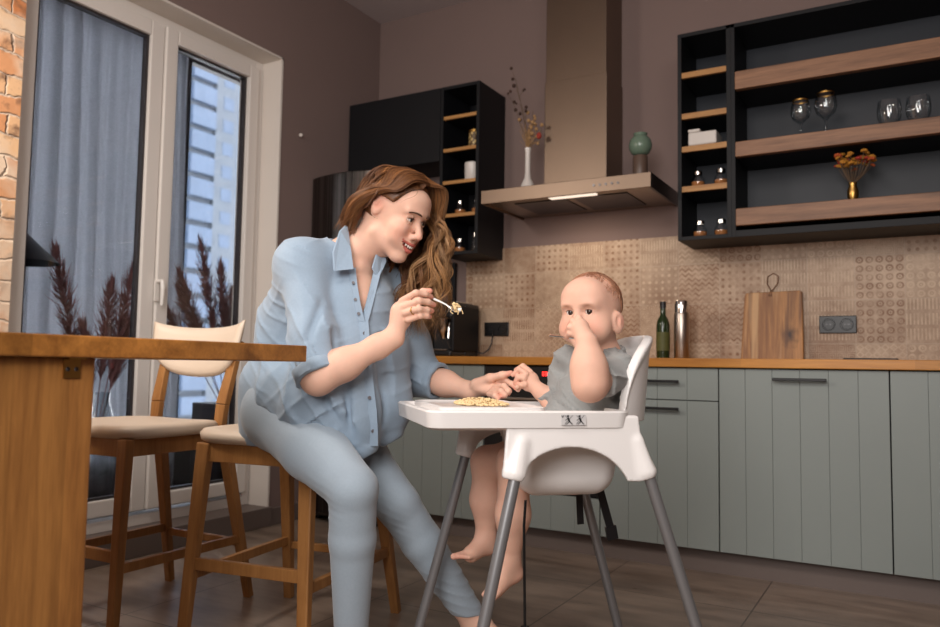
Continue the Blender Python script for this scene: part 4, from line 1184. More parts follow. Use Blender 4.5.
# tray
ZT = 0.752
def rrect(f0, f1, l0, l1, r, n=6):
    out = []
    for (cf_, cl_, a0) in ((f1-r, l1-r, 0), (f0+r, l1-r, 90), (f0+r, l0+r, 180), (f1-r, l0+r, 270)):
        for k in range(n+1):
            a = math.radians(a0+90*k/n); out.append((cf_+r*math.cos(a), cl_+r*math.sin(a)))
    return out
def slab(rings, mb):
    """closed loops of (f, l, z) skinned one to the next"""
    n = len(rings[0]); vs = [Vector(H(*p)) for r_ in rings for p in r_]; fs = []
    for i in range(len(rings)-1):
        for k in range(n): fs.append((i*n+k, i*n+(k+1) % n, (i+1)*n+(k+1) % n, (i+1)*n+k))
    fs.append(tuple(range(n-1, -1, -1))); fs.append(tuple((len(rings)-1)*n+k for k in range(n)))
    mb._add(vs, fs)
def loop(f0, f1, l0, l1, r, z): return [(a, b_, z) for a, b_ in rrect(f0, f1, l0, l1, r)]
tf0, tf1, tw = -0.112, 0.366, 0.235
mb = MB()
slab([loop(tf0+.012, tf1-.012, -tw+.012, tw-.012, .03, ZT-0.044), loop(tf0, tf1, -tw, tw, .035, ZT-0.038), loop(tf0-.002, tf1+.004, -tw-.004, tw+.004, .035, ZT-0.004), loop(tf0, tf1+.001, -tw, tw, .035, ZT),
      loop(tf0+.01, tf1-.010, -tw+.012, tw-.012, .03, ZT), loop(tf0+.014, tf1-.018, -tw+.018, tw-.018, .03, ZT-0.012)], mb)
tr_ = mb.build('tray', M['hc_white'], hc, world=True, smooth=35)
# inner play surface with its raised border
mb = MB()
slab([loop(0.075, tf1-.035, -0.19, 0.19, .03, ZT-0.0115), loop(0.075, tf1-.035, -0.19, 0.19, .03, ZT+0.004), loop(0.082, tf1-.042, -0.183, 0.183, .026, ZT+0.006), loop(0.09, tf1-.05, -0.175, 0.175, .022, ZT+0.001), ], mb)
mb.build('tray_insert', M['hc_white'], tr_, world=True, smooth=35)
# warning sticker on the tray edge: two pictograms
st_ = MB()
def stk(f, l, z): return Vector(H(f, l, z))
lz = tw+.0045
SX, SW_, SH_ = 0.062, 0.060, 0.024
st_._add([stk(SX, lz, ZT-.008), stk(SX-SW_, lz, ZT-.008), stk(SX-SW_, lz, ZT-.008-SH_), stk(SX, lz, ZT-.008-SH_)], [(0, 1, 2, 3)])
stk_o = st_.build('sticker', mottled('sticker_film', srgb(206, 204, 204), 0.4, amt=.02), tr_, world=True)
ic = MB()
lz += .0006
def ln(a, b_, w=0.0015): ic.beam(stk(SX+a[0]*1.28, lz, ZT-a[1]*1.28+.006), stk(SX+b_[0]*1.28, lz, ZT-b_[1]*1.28+.006), w, 0.0004, up=tuple(HL))
for ox in (-0.002, -0.024):
    ln((-0.010+ox, .012), (-0.010+ox, .015), .005); ln((-0.010+ox, .016), (-0.013+ox, .023), .004); ln((-0.010+ox, .018), (-0.005+ox, .021)); ln((-0.013+ox, .023), (-0.007+ox, .028)); ln((-0.013+ox, .023), (-0.018+ox, .028))
    ln((-0.004+ox, .012), (-0.019+ox, .028), .0009); ln((-0.004+ox, .028), (-0.019+ox, .012), .0009)
ln((-0.002, .016), (0.0, .012)); ln((-0.002, .016), (-.0045, .012)); ln((-.001, .0145), (-.0035, .0145))
ic.build('pictogram', M['black_plastic'], stk_o, world=True)
# harness straps hanging under the seat
sb = MB(); p0 = H(0.16, 0.0, 0.535)
sb.tube([H(0.10, 0.10, 0.53), H(0.105, 0.105, 0.47), H(0.103, 0.106, 0.35), H(0.100, 0.105, 0.235)], 0.0035, 8, flat=0.5)
sb.box(-0.008, 0.008, -0.006, 0.006, -0.02, 0.01, M=Matrix.Translation(Vector(H(0.100, 0.105, 0.225))))
sb.build('strap', M['black_plastic'], hc, world=True, smooth=40)
sb = MB(); sb.beam(H(-0.145, -0.02, 0.53), H(-0.175, -0.02, 0.43), 0.022, 0.003, up=tuple(HL)); sb.beam(H(-0.175, -0.02, 0.435), H(-0.182, -0.02, 0.40), 0.03, 0.010, up=tuple(HL))
sb.build('strap', M['black_plastic'], hc, world=True, bevel=.001)
sb = MB(); sb.beam(H(-0.09, -0.03, 0.53), H(-0.095, -0.03, 0.44), 0.018, 0.003, up=tuple(HL)); sb.build('strap', M['black_plastic'], hc, world=True)
# scrambled food spread on the tray
rnd = random.Random(21); fm = MB()
for k in range(700):
    a = rnd.uniform(0, 2*PI); rr = math.sqrt(rnd.random())
    p = H(0.190+0.065*rr*math.cos(a), 0.00+0.110*rr*math.sin(a), ZT+0.0025+0.014*(1-rr*rr)*rnd.random()+.003)
    fm.sphere(p, (rnd.uniform(.003, .007), rnd.uniform(.002, .004), rnd.uniform(.002, .003)), 7, 5, M=Matrix.Rotation(rnd.uniform(0, 3), 4, 'Z') @ Matrix.Rotation(rnd.uniform(-.5, .5), 4, 'X'))
M['egg'] = mottled('pale_yellow_noodles', srgb(234, 206, 156), 0.55, amt=.1, sc=60)
tag(fm.build('noodles', M['egg'], smooth=60), 'pale yellow mashed noodles spread on the high chair tray', 'food', kind='stuff')
# ================================================================ the baby
def baby():
    hd = Head(P(591, 312, 2.03), V3(-.56, -.05, .82), V3(-.93, 0.05, -.36)*1.0, 1.0)
    # the person's own right hand side points away from the picture's right: flip so that r>0 is the picture's right
    rr = nrm(V3(.82, .04, .56))
    hd.R = nrm(rr-hd.F*(rr@hd.F)); hd.U = nrm(np.cross(hd.F, hd.R))
    if hd.U[2] < 0: hd.U = -hd.U
    hd.fr = [hd.F, hd.R, hd.U]
    h = 0.0028
    fl = Field((-1.30, 1.28, 0.12), (-0.42, 2.18, 1.14), h)
    S = hd.p
    E = lambda f, r, u, rad, k=0.02, op='u': fl.ell(S(f, r, u), rad, hd.fr, k, op)
    # skull, cheeks, chin
    E(-0.012, 0, 0.018, (0.087, 0.074, 0.082), 0)
    E(0.028, 0, -0.030, (0.050, 0.062, 0.056), 0.03)
    E(0.046, 0, 0.040, (0.036, 0.055, 0.045), 0.03)
    for s_ in (-1, 1):
        E(0.044, s_*0.037, -0.042, (0.031, 0.033, 0.032), 0.02)
        E(0.068, s_*0.024, 0.020, (0.012, 0.022, 0.010), 0.018)
        E(0.085, s_*0.0265, 0.004, (0.017, 0.019, 0.010), 0.014, 's')
    E(0.058, 0, -0.082, (0.022, 0.024, 0.016), 0.022)
    fl.cone(S(0.074, 0, 0.008), S(0.086, 0, -0.018), 0.008, 0.010, 0.014)
    for s_ in (-1, 1): E(0.082, s_*0.009, -0.021, (0.008, 0.007, 0.006), 0.006)
    E(0.076, 0, -0.042, (0.012, 0.020, 0.006), 0.010); E(0.075, 0, -0.052, (0.011, 0.016, 0.006), 0.008)
    fl.cone(S(0.089, -0.014, -0.047), S(0.089, 0.014, -0.047), 0.0016, 0.0016, 0.003, 's')
    # eyelids round the eyes
    eyes_l = [(0.0625, -0.0265, 0.003), (0.0625, 0.0265, 0.003)]
    for (f, r, u) in eyes_l:
        E(f, r, u, (0.0135,)*3, 0.006)
        E(f+0.012, r, u-0.0005, (0.010, 0.0108, 0.0052), 0.0015, 's')
        E(f, r, u, (0.0112,)*3, 0.0, 's')
    # ears
    for s_ in (-1, 1):
        fr = [nrm(hd.F-0.45*s_*hd.R), nrm(hd.R*s_+0.45*hd.F), hd.U]
        fl.ell(S(0.005, s_*0.076, -0.030), (0.0200, 0.010, 0.029), fr, 0.008)
        fl.ell(S(0.011, s_*0.086, -0.027), (0.0115, 0.008, 0.016), fr, 0.006, 's')
        fl.ell(S(0.005, s_*0.081, -0.029), (0.005, 0.006, 0.012), fr, 0.005)
    # trunk
    neck = P(600, 352, 2.05); chest = P(602, 375, 2.05); belly = P(598, 410, 2.03); hip = H(-0.06, 0.0, 0.605)
    fl.chain([S(-0.02, 0, -0.04), neck, chest], [0.050, 0.042, 0.06], 0.03)
    fl.chain([chest, belly, hip], [0.068, 0.082, 0.082], 0.04)
    shL, shR = P(618, 373, 1.965), P(572, 371, 2.15)
    fl.cone(shL, chest, 0.034, 0.06, 0.03); fl.cone(shR, chest, 0.034, 0.06, 0.03)
    # left arm raised to the mouth
    el, wr, hn = P(590, 384, 1.80), P(587, 343, 1.82), P(580, 328, 1.842)
    fl.chain([shL, el], [0.036, 0.036], 0.03)
    fl.chain([el, el*0.55+wr*0.45, wr], [0.038, 0.037, 0.0255], 0.03)
    fl.ell(hn, (0.021, 0.017, 0.022), [RT, -fwd, UP], 0.02)
    fl.cone(wr, hn, 0.022, 0.018, 0.012)
    fr_ = 0.0078
    fingers = [
        [(583, 325, 1.842), (579, 318, 1.845), (572, 321, 1.862)],
        [(579, 327, 1.838), (573, 321, 1.845), (569, 326, 1.868)],
        [(577, 330, 1.838), (570, 327, 1.845), (567, 332, 1.868)],
        [(576, 334, 1.838), (570, 333, 1.848), (567, 337, 1.868)]]
    for f in fingers: fl.chain([P(*q) for q in f], [fr_*1.15, fr_, fr_*0.85], 0.0025)
    fl.chain([P(586, 334, 1.85), P(583, 324, 1.865), P(578, 319, 1.875)], [.009, .008, .0065], 0.005)
    # right arm reaching towards the woman
    el2, wr2 = P(556, 403, 2.09), P(541, 392, 2.10)
    fl.chain([shR, el2], [0.034, 0.032], 0.025); fl.chain([el2, wr2], [0.032, 0.022], 0.02)
    pm = P(529, 381, 2.12)
    fl.ell(pm, (0.028, 0.020, 0.029), [RT, -fwd, UP], 0.015); fl.cone(wr2, pm, 0.020, 0.016, 0.01)
    for f in ([(530, 372, 2.115), (523, 366, 2.12), (516, 370, 2.125)], [(526, 374, 2.105), (519, 369, 2.11), (513, 375, 2.115)],
              [(524, 378, 2.10), (518, 377, 2.105), (515, 383, 2.11)], [(525, 384, 2.10), (520, 385, 2.105), (518, 390, 2.11)]):
        fl.chain([P(*q) for q in f], [fr_*1.15, fr_, fr_*0.85], 0.0025)
    fl.chain([P(532, 386, 2.14), P(524, 384, 2.145), P(517, 387, 2.09)], [.009, .008, .0065], 0.005)
    # legs hanging from the seat
    for s_, kn, cf, an, heel, ball, toe in (
        (1, P(514, 462, 1.97), P(513, 515, 1.955), P(509, 560, 1.96), P(514, 573, 1.965), P(494, 590, 1.925), P(483, 603, 1.90)),
        (-1, P(487, 462, 2.13), P(486, 500, 2.14), P(486, 536, 2.14), P(488, 546, 2.14), P(471, 554, 2.10), P(458, 558, 2.07))):
        hp = H(-0.02, s_*0.055, 0.605)
        fl.chain([hp, hp*0.4+kn*0.6, kn], [0.062, 0.052, 0.040], 0.03)
        fl.chain([kn, cf, an], [0.041, 0.041, 0.026], 0.025)
        fl.chain([an, heel], [0.024, 0.020], 0.015)
        fl.chain([heel, ball], [0.020, 0.020], 0.02); fl.cone(an, ball, 0.022, 0.015, 0.02)
        ax = nrm(np.cross(toe-heel, np.array([0, 0, 1.0]))); 
        for k in range(5):
            o = ax*(k-2)*0.0082*s_
            tip = toe+o*1.15+(ball-toe)*(0.10+0.10*k if k else 0.0)
            fl.cone(ball+o*0.9, tip, 0.0095, 0.0088 if k == 0 else 0.0062, 0.004)
    me, pos = fl.mesh('person', 1)
    # skin tint
    base = np.array(srgb(226, 180, 158)); cols = np.tile(base, (len(pos), 1))
    f, r, u = hd.loc(pos)
    onhead = (np.linalg.norm(pos-hd.c, axis=1) < 0.13)
    pink = srgb(222, 140, 120)
    for s_ in (-1, 1):
        cols = mixc(cols, pink, 0.35*blob(pos, S(0.075, s_*0.038, -0.035), 0.032, 0.8))
        cols = mixc(cols, pink, 0.35*blob(pos, S(0.0, s_*0.086, -0.025), 0.026, 0.8))
    lip = np.clip(1-np.sqrt((r/0.021)**2+((u+0.047)/0.0085)**2), 0, 1)*4*(f > 0.06)*onhead
    cols = mixc(cols, srgb(196, 106, 96), np.clip(lip, 0, 0.85))
    # eyebrows: faint
    for s_ in (-1, 1):
        w = np.exp(-((r-s_*0.029)/0.013)**2-((u-0.0205+0.06*(abs(0.0)))/0.0035)**2)*(f > 0.05)*onhead
        cols = mixc(cols, srgb(160, 112, 86), np.clip(0.8*w, 0, .8))
    for q in (P(517, 373, 2.12), P(515, 377, 2.12), P(515, 383, 2.11), P(570, 323, 1.86), P(568, 330, 1.865)):
        cols = mixc(cols, srgb(220, 130, 112), 0.4*blob(pos, q, 0.022, 0.8))
    for q in (P(486, 603, 1.90), P(514, 573, 1.965), P(458, 558, 2.07)): cols = mixc(cols, srgb(214, 134, 118), 0.4*blob(pos, q, 0.035, 0.8))
    paint(me, cols)
    o = link('person', me, M['skin'])
    tag(o, 'baby person in a grey shirt sitting in the high chair, one hand at the mouth', 'person')
    eyes(hd, o, eyes_l, 0.0114, V3(0.02, 0.0, 1.0), 0.0092)
    # lashes
    for (ef, er, eu) in eyes_l:
        mb = MB(); pts = [S(ef+0.0118-0.004*abs(q), er+0.0115*q, eu+0.0058-0.0036*q*q) for q in np.linspace(-1, 1, 9)]
        mb.tube(pts, [0.0004, .0008, .001, .0011, .0011, .0011, .001, .0008, .0004], 5)
        mb.build('eyelashes', M['brow'], o, world=True)
    # thin reddish hair: a close cap over the skull
    fh = Field(hd.c-0.13, hd.c+0.13, 0.0028)
    fh.ell(S(-0.0135, 0, 0.0195), (0.0900, 0.0770, 0.0850), hd.fr, 0)
    X, Y, Z = fh.full(); q = np.stack(np.broadcast_arrays(X, Y, Z), -1).reshape(-1, 3); f, r, u = hd.loc(q)
    wob = 0.0012*np.sin(r*230)
    line = np.maximum(f-(0.004+wob) - np.clip((u-0.085), -1, 0)*0.45, -(u+0.02+0.35*f+wob))
    # hairline: recedes over the brow and round the ear
    ear = 0.036-np.sqrt((f+0.002)**2+(u+0.028)**2)
    line = np.maximum(line, ear)
    inner = Field(hd.c-0.13, hd.c+0.13, 0.0028); inner.ell(S(-0.0135, 0, 0.0185), (0.083, 0.070, 0.078), hd.fr, 0)
    fh.d = np.maximum(np.maximum(fh.d, line.reshape(fh.d.shape).astype(np.float32)), -inner.d)
    me, pos = fh.mesh('hair', 1)
    f, r, u = hd.loc(pos)
    st_ = 0.5+0.5*np.sin(r*900+6*np.sin(f*60)+3*np.sin(u*90))
    w_ = np.clip((0.035-f)/0.075, 0, 1)[:, None]; c = (np.array(srgb(206, 158, 132))[None]*(1-w_)+np.array(srgb(156, 108, 80))[None]*w_)*(0.90+0.16*st_)[:, None]
    paint(me, c)
    link('hair', me, M['hair'], o, world=True)
    # fine wisps
    rnd = random.Random(4); wb = MB()
    for k in range(380):
        th_ = rnd.uniform(0.05, 1.30); ph = rnd.uniform(-PI, PI)
        f0, r0_, u0_ = math.sin(th_)*math.cos(ph), math.sin(th_)*math.sin(ph), math.cos(th_)
        if f0 > 0.52 or (f0 > 0.25 and u0_ < .55): continue
        def sp(a, b_, c_, e): return S(-0.0135+a*(0.0898+e), b_*(0.0768+e), 0.0195+c_*(0.0848+e))
        n0 = nrm([f0, r0_, u0_]); n1 = nrm([f0+0.05+rnd.uniform(-.1, .25), r0_*1.12+rnd.uniform(-.1, .1), u0_-0.05]); n2 = nrm(n1*2-n0+np.array([0.0, 0, -0.04]))
        wb.tube([sp(*n0, 0), sp(*n1, .0018), sp(*n2, .001)], [.0006, .0006, .0003], 3, cap=False)
    me2 = bpy.data.meshes.new('hair_wisps'); wb.bm.to_mesh(me2); wb.bm.free()
    n_ = len(me2.vertices); paint(me2, np.tile(np.array(srgb(176, 126, 98)), (n_, 1)))
    link('hair_wisps', me2, M['hair'], o, world=True)
    # grey T-shirt
    ft = Field((-1.15, 1.45, 0.56), (-0.45, 2.18, 0.98), 0.0035)
    hem = H(-0.055, 0.0, 0.63)
    ft.chain([neck+(chest-neck)*0.55, chest, belly, hem], [0.050, 0.080, 0.096, 0.098], 0.05)
    for sh, e_, t_, r1, r2 in ((shL, el, 0.62, 0.046, 0.047), (shR, el2, 1.0, 0.046, 0.045)):
        ft.cone(sh, chest, 0.046, 0.07, 0.03)
        fs_ = Field((-1.15, 1.45, 0.56), (-0.45, 2.18, 0.98), 0.0035)
        fs_.cone(sh, sh+(e_-sh)*(t_+0.12), r1, r2, 0); fs_.plane_cut(sh+(e_-sh)*(t_+0.12), e_-sh)
        ft.d = smin(ft.d, fs_.d, 0.022)
    ft.cone(P(575, 400, 2.02), P(562, 412, 1.99), 0.05, 0.042, 0.04)
    ft.cone(P(560, 372, 2.14), P(566, 352+4, 2.10), 0.03, 0.03, 0.03)
    def folds(p):
        v = 0.0045*wave(p, (.2, -.1, 1), 95, 0.4, 1.6, (1, .3, .2), 14)*np.clip((0.86-p[:, 2])*9, 0.15, 1)
        v += 0.0022*wave(p, (.8, .6, .9), 130, 1.0, 1.2, (0, 1, .2), 17)
        return v
    ft.band(folds); ft.band(lambda p: crease(p, V3(.3, 1, .2), 70, -0.007, 1.8, 14, 3)+crease(p, V3(.8, .6, .2), 90, -0.005, 1.8, 16, 5))
    d0 = ft.d.copy()
    ft.d = np.maximum(d0, -(d0+0.007))
    # neckline
    nk = neck+(chest-neck)*0.25
    ft.ell(nk+np.array([0, 0, 0.018]), (0.058, 0.058, 0.034), [RT, -fwd, UP], 0.006, 's')
    me, pos = ft.mesh('shirt', 1)
    link('shirt', me, M['grey_tee'], o, world=True)
    # nappy cover in the seat
    fn = Field((-1.1, 1.5, 0.5), (-0.5, 2.2, 0.75), 0.006)
    fn.ell(H(-0.05, 0, 0.615), (0.088, 0.098, 0.068), HFR, 0)
    me, pos = fn.mesh('nappy', 1); link('nappy', me, M['grey_tee'], o, world=True)
    # spoon held at the mouth
    sp_ = empty('spoon', tuple(P(567, 334, 1.875)), label='small metal spoon handle the baby holds at the mouth', cat='spoon')
    MB().tube([P(549, 335, 1.83), P(556, 336, 1.845), P(566, 337, 1.872)], [0.0035, 0.003, 0.0022], 10, flat=0.6).build('handle', M['chrome'], sp_, world=True, smooth=50)
    Mx = Matrix.Translation(Vector(P(571, 337.5, 1.885)))
    MB().sphere(P(571, 337.5, 1.888), (0.011, 0.008, 0.004), 14, 8).build('bowl', M['chrome'], sp_, world=True, smooth=50)
baby()
# ================================================================ the woman
def woman():
    hd = Head(P(395, 215, 2.23), V3(.78, -.40, .48), V3(-.5, .08, .86))
    # r > 0 is her right side, the side towards the camera
    hd.R = nrm(V3(-.5, .08, .86)); hd.R = nrm(hd.R-hd.F*(hd.R@hd.F)); hd.U = nrm(np.cross(hd.R, hd.F)); 
    if hd.U[2] < 0: hd.U = -hd.U
    hd.fr = [hd.F, hd.R, hd.U]
    S = hd.p
    h = 0.0031
    fl = Field((-2.02, 1.28, 0.0), (-0.86, 2.50, 1.47), h)
    E = lambda f, r, u, rad, k=0.02, op='u': fl.ell(S(f, r, u), rad, hd.fr, k, op)
    # ---- head
    E(-0.012, 0, 0.030, (0.093, 0.074, 0.082), 0)
    E(0.030, 0, -0.040, (0.054, 0.056, 0.068), 0.03)
    E(0.055, 0, 0.052, (0.036, 0.055, 0.040), 0.03)                       # forehead
    for s_ in (-1, 1):
        fl.cone(S(-0.002, s_*0.052, -0.060), S(0.060, s_*0.012, -0.102), 0.017, 0.014, 0.022)   # jaw
        E(0.060, s_*0.039, -0.024, (0.025, 0.023, 0.021), 0.020)          # cheek
        E(0.058, s_*0.040, -0.050, (0.018, 0.014, 0.018), 0.02)
        fl.cone(S(0.086, s_*0.010, 0.030), S(0.073, s_*0.046, 0.031), 0.009, 0.007, 0.016)     # brow ridge
        E(0.097, s_*0.031, 0.010, (0.016, 0.018, 0.011), 0.014, 's')      # socket
    E(0.066, 0, -0.103, (0.020, 0.021, 0.016), 0.02)                      # chin
    fl.cone(S(0.080, 0, 0.014), S(0.104, 0, -0.024), 0.0075, 0.0095, 0.012)    # nose
    E(0.106, 0, -0.030, (0.0105, 0.0105, 0.009), 0.008)
    for s_ in (-1, 1):
        E(0.096, s_*0.0125, -0.034, (0.010, 0.0065, 0.0075), 0.006)
        E(0.099, s_*0.0075, -0.0425, (0.005, 0.003, 0.003), 0.003, 's')
    # smiling mouth: dental arch mound, opening, lips
    E(0.072, 0, -0.062, (0.023, 0.034, 0.024), 0.02)
    def mth(q, du=0.0, f0=0.098): return S(f0-0.038*q*q, 0.037*q, -0.068+du+0.019*q*q)
    qs = np.linspace(-1, 1, 9)
    fl.chain([mth(q, 0.0) for q in qs], [0.0024+0.0062*(1-q*q)**0.6 for q in qs], 0.003, 's')
    fl.chain([mth(q, 0.0078*(1-q*q)+0.0012, 0.0965) for q in qs], [0.0022+0.0016*(1-q*q) for q in qs], 0.004)
    fl.chain([mth(q, -0.0098*(1-q*q)-0.0012, 0.0935) for q in qs], [0.0022+0.0024*(1-q*q) for q in qs], 0.004)
    # eyes and lids
    eyes_l = [(0.0725, -0.031, 0.009), (0.0725, 0.031, 0.009)]
    for (f, r, u) in eyes_l:
        E(f, r, u, (0.0150,)*3, 0.006)
        E(f+0.013, r, u-0.0005, (0.011, 0.0125, 0.0045), 0.0015, 's')
        E(f, r, u, (0.0126,)*3, 0.0, 's')
    for s_ in (-1, 1):
        fr = [nrm(hd.F-0.25*s_*hd.R), nrm(hd.R*s_+0.25*hd.F), nrm(hd.U-0.15*hd.F)]
        fl.ell(S(-0.014, s_*0.073, 0.014), (0.0185, 0.009, 0.031), fr, 0.006)
        fl.ell(S(-0.010, s_*0.082, 0.020), (0.010, 0.007, 0.019), fr, 0.006, 's')
        fl.ell(S(-0.014, s_*0.078, 0.018), (0.005, 0.005, 0.013), fr, 0.005)
    # ---- neck, chest, trunk
    nb = P(350, 257, 2.275); ch = P(346, 305, 2.28); wa = P(322, 360, 2.31); pv = P(300, 412, 2.35)
    fl.chain([S(-0.035, 0, -0.030), S(-0.030, 0, -0.085), nb], [0.056, 0.052, 0.056], 0.03)
    shR, shL = P(301, 264, 2.17), P(390, 284, 2.40)
    fl.cone(nb, ch, 0.060, 0.095, 0.04); fl.chain([ch, wa, pv], [0.098, 0.092, 0.125], 0.05)
    fl.cone(shR, nb, 0.043, 0.042, 0.03); fl.cone(shL, nb, 0.043, 0.042, 0.03)
    cf_ = V3(.45, -.05, .70)                        # the way the chest faces
    fl.ell(ch+cf_*0.045, (0.085, 0.075, 0.065), [RT, -fwd, UP], 0.04)
    # collar bones
    fl.cone(nb+V3(.02, -.03, .05), shR+V3(.02, .01, .03), 0.010, 0.009, 0.02); fl.cone(nb+V3(.035, -.035, .05), shL+V3(-.01, .01, .03), 0.010, 0.009, 0.02)
    # ---- right arm with the fork
    elR, wrR = P(318, 378, 2.03), P(394, 338, 2.045)
    fl.chain([shR, elR], [0.046, 0.041], 0.03)
    fl.chain([elR, elR*0.66+wrR*0.34, wrR*0.8+elR*0.2, wrR], [0.042, 0.040, 0.028, 0.0245], 0.03)
    idx = P(401, 303, 2.045)
    fl.cone(wrR, P(400, 312, 2.05), 0.023, 0.021, 0.02)
    fl.ell(P(402, 315, 2.055), (0.027, 0.017, 0.036), [nrm(V3(1, .25, -.2)), nrm(V3(0.2, 0, 1)), nrm(V3(-.25, 1, 0))], 0.018)
    for f, r_ in (([(402, 301, 2.045), (416, 293, 2.02), (425, 294, 2.035), (431, 297, 2.055)], .0088),
                  ([(403, 307, 2.035), (419, 301, 2.01), (428, 302, 2.03), (434, 305, 2.05)], .0088),
                  ([(405, 313, 2.03), (419, 309, 2.005), (427, 310, 2.025), (432, 311, 2.045)], .0084),
                  ([(408, 320, 2.03), (420, 316, 2.01), (427, 316, 2.025), (430, 317, 2.04)], .0074)):
        fl.chain([P(*q) for q in f], [r_*1.12, r_, r_*0.95, r_*0.82], 0.005)
    fl.chain([P(402, 322, 2.085), P(413, 305, 2.105), P(423, 292, 2.09), P(430, 291, 2.075)], [0.014, 0.011, 0.0095, 0.008], 0.008)
    # ---- left arm to the baby's hand
    elL, wrL = P(421, 376, 2.40), P(470, 391, 2.29)
    fl.chain([shL, elL], [0.045, 0.041], 0.03); fl.chain([elL, elL*0.5+wrL*0.5, wrL], [0.043, 0.036, 0.026], 0.03)
    fl.cone(wrL, P(489, 388, 2.25), 0.024, 0.019, 0.02)
    fl.ell(P(487, 387, 2.255), (0.038, 0.030, 0.016), [nrm(V3(1, .08, .3)), nrm(V3(-.3, -.35, .9)), nrm(V3(-.1, 1, .35))], 0.018)
    for f, r_ in (([(494, 383, 2.25), (505, 380, 2.215), (512, 384, 2.195), (517, 389, 2.18)], .0086),
                  ([(494, 387, 2.23), (504, 386, 2.19), (509, 391, 2.175), (508, 394, 2.19)], .0086),
                  ([(492, 391, 2.21), (501, 391, 2.17), (505, 395, 2.165), (501, 397, 2.18)], .0082),
                  ([(489, 394, 2.20), (495, 395, 2.165), (498, 398, 2.165), (494, 399, 2.18)], .0074)):
        fl.chain([P(*q) for q in f], [r_*1.12, r_, r_*0.95, r_*0.85], 0.005)
    fl.chain([P(476, 384, 2.26), P(490, 378, 2.23), P(502, 375, 2.205), P(511, 373, 2.19)], [0.017, 0.012, 0.0095, 0.0078], 0.010)
    # ---- legs
    hpR, hpL = P(280, 412, 2.27), P(322, 415, 2.44)
    knR, anR = P(353, 489, 1.99), P(351, 652, 2.06)
    knL, anL = P(398, 505, 2.24), P(476, 624, 2.31)
    fl.chain([hpR, hpR*0.5+knR*0.5, knR], [0.098, 0.083, 0.056], 0.02); fl.chain([hpL, hpL*0.5+knL*0.5, knL], [0.098, 0.080, 0.056], 0.02)
    for kn, an, toe in ((knR, anR, np.array([0.13, -0.16, 0])), (knL, anL, np.array([0.20, -0.02, 0]))):
        fl.chain([kn, kn*0.7+an*0.3, an], [0.056, 0.053, 0.037], 0.012)
        hl = np.array([an[0], an[1], 0.030]); bt = hl+toe*0.8+np.array([0, 0, -0.004])
        fl.chain([an, hl, bt], [0.036, 0.030, 0.026], 0.025); fl.cone(an, bt, 0.03, 0.022, 0.03)
        ax = nrm(np.cross(toe, [0, 0, 1.0]))
        for k in range(5): fl.cone(bt+ax*(k-2)*0.014, bt+ax*(k-2)*0.015+nrm(toe)*(0.045-0.005*k)+np.array([0, 0, -.008]), 0.012, 0.0085, 0.005)
    def sit(fld, z0):
        X, Y, Z = fld.full(); a = math.radians(9); dx, dy = X+1.732, Y-1.88
        lx = dx*math.cos(a)+dy*math.sin(a); ly = -dx*math.sin(a)+dy*math.cos(a)
        foot = np.maximum(np.abs(lx)-0.235, np.abs(ly)-0.225)
        v = np.maximum(foot, Z-z0).astype(np.float32)
        fld.d = np.maximum(fld.d, -v)
    sit(fl, 0.652)
    me, pos = fl.mesh('person', 1)
    base = np.array(srgb(228, 184, 162)); cols = np.tile(base, (len(pos), 1))
    f, r, u = hd.loc(pos); onh = np.linalg.norm(pos-hd.c, axis=1) < 0.16
    pink = srgb(218, 132, 112)
    for s_ in (-1, 1):
        cols = mixc(cols, pink, 0.42*blob(pos, S(0.072, s_*0.042, -0.035), 0.040, 0.9))
        cols = mixc(cols, pink, 0.45*blob(pos, S(-0.01, s_*0.08, 0.014), 0.034, 0.8))
    cols = mixc(cols, pink, 0.35*blob(pos, S(0.112, 0, -0.03), 0.022, 0.8))
    # lips
    q = r/0.037; mu = -0.068+0.019*q*q
    up_ = (u-mu); lipw = (np.abs(q) < 1.02)*(up_ < 0.0115*(1-q*q)+0.0028)*(up_ > -0.0150*(1-q*q)-0.0028)*(f > 0.060)*onh
    cols = mixc(cols, srgb(188, 84, 76), 0.85*lipw.astype(float))
    inside = (np.abs(q) < .9)*(np.abs(up_) < 0.0078*(1-q*q))*(f < 0.0885-0.038*q*q)*(f > 0.05)*onh
    cols = mixc(cols, srgb(90, 30, 28), 0.9*inside.astype(float))
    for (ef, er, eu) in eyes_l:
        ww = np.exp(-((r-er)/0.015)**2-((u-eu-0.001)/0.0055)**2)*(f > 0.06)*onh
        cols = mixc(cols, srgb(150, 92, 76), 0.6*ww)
    for q_ in ((431, 297, 2.055), (434, 305, 2.05), (432, 311, 2.045), (430, 317, 2.04), (430, 291, 2.075), (517, 389, 2.18), (508, 394, 2.19), (511, 373, 2.19), (501, 397, 2.17)):
        cols = mixc(cols, srgb(216, 116, 98), 0.5*blob(pos, P(*q_), 0.024, 0.8))
    paint(me, cols)
    o = link('person', me, M['skin'])
    tag(o, 'woman person in a light blue shirt, seated on a stool, holding out a fork', 'person')
    look = V3(.80, -.42, .42)
    eyes(hd, o, eyes_l, 0.0127, look, 0.0070)
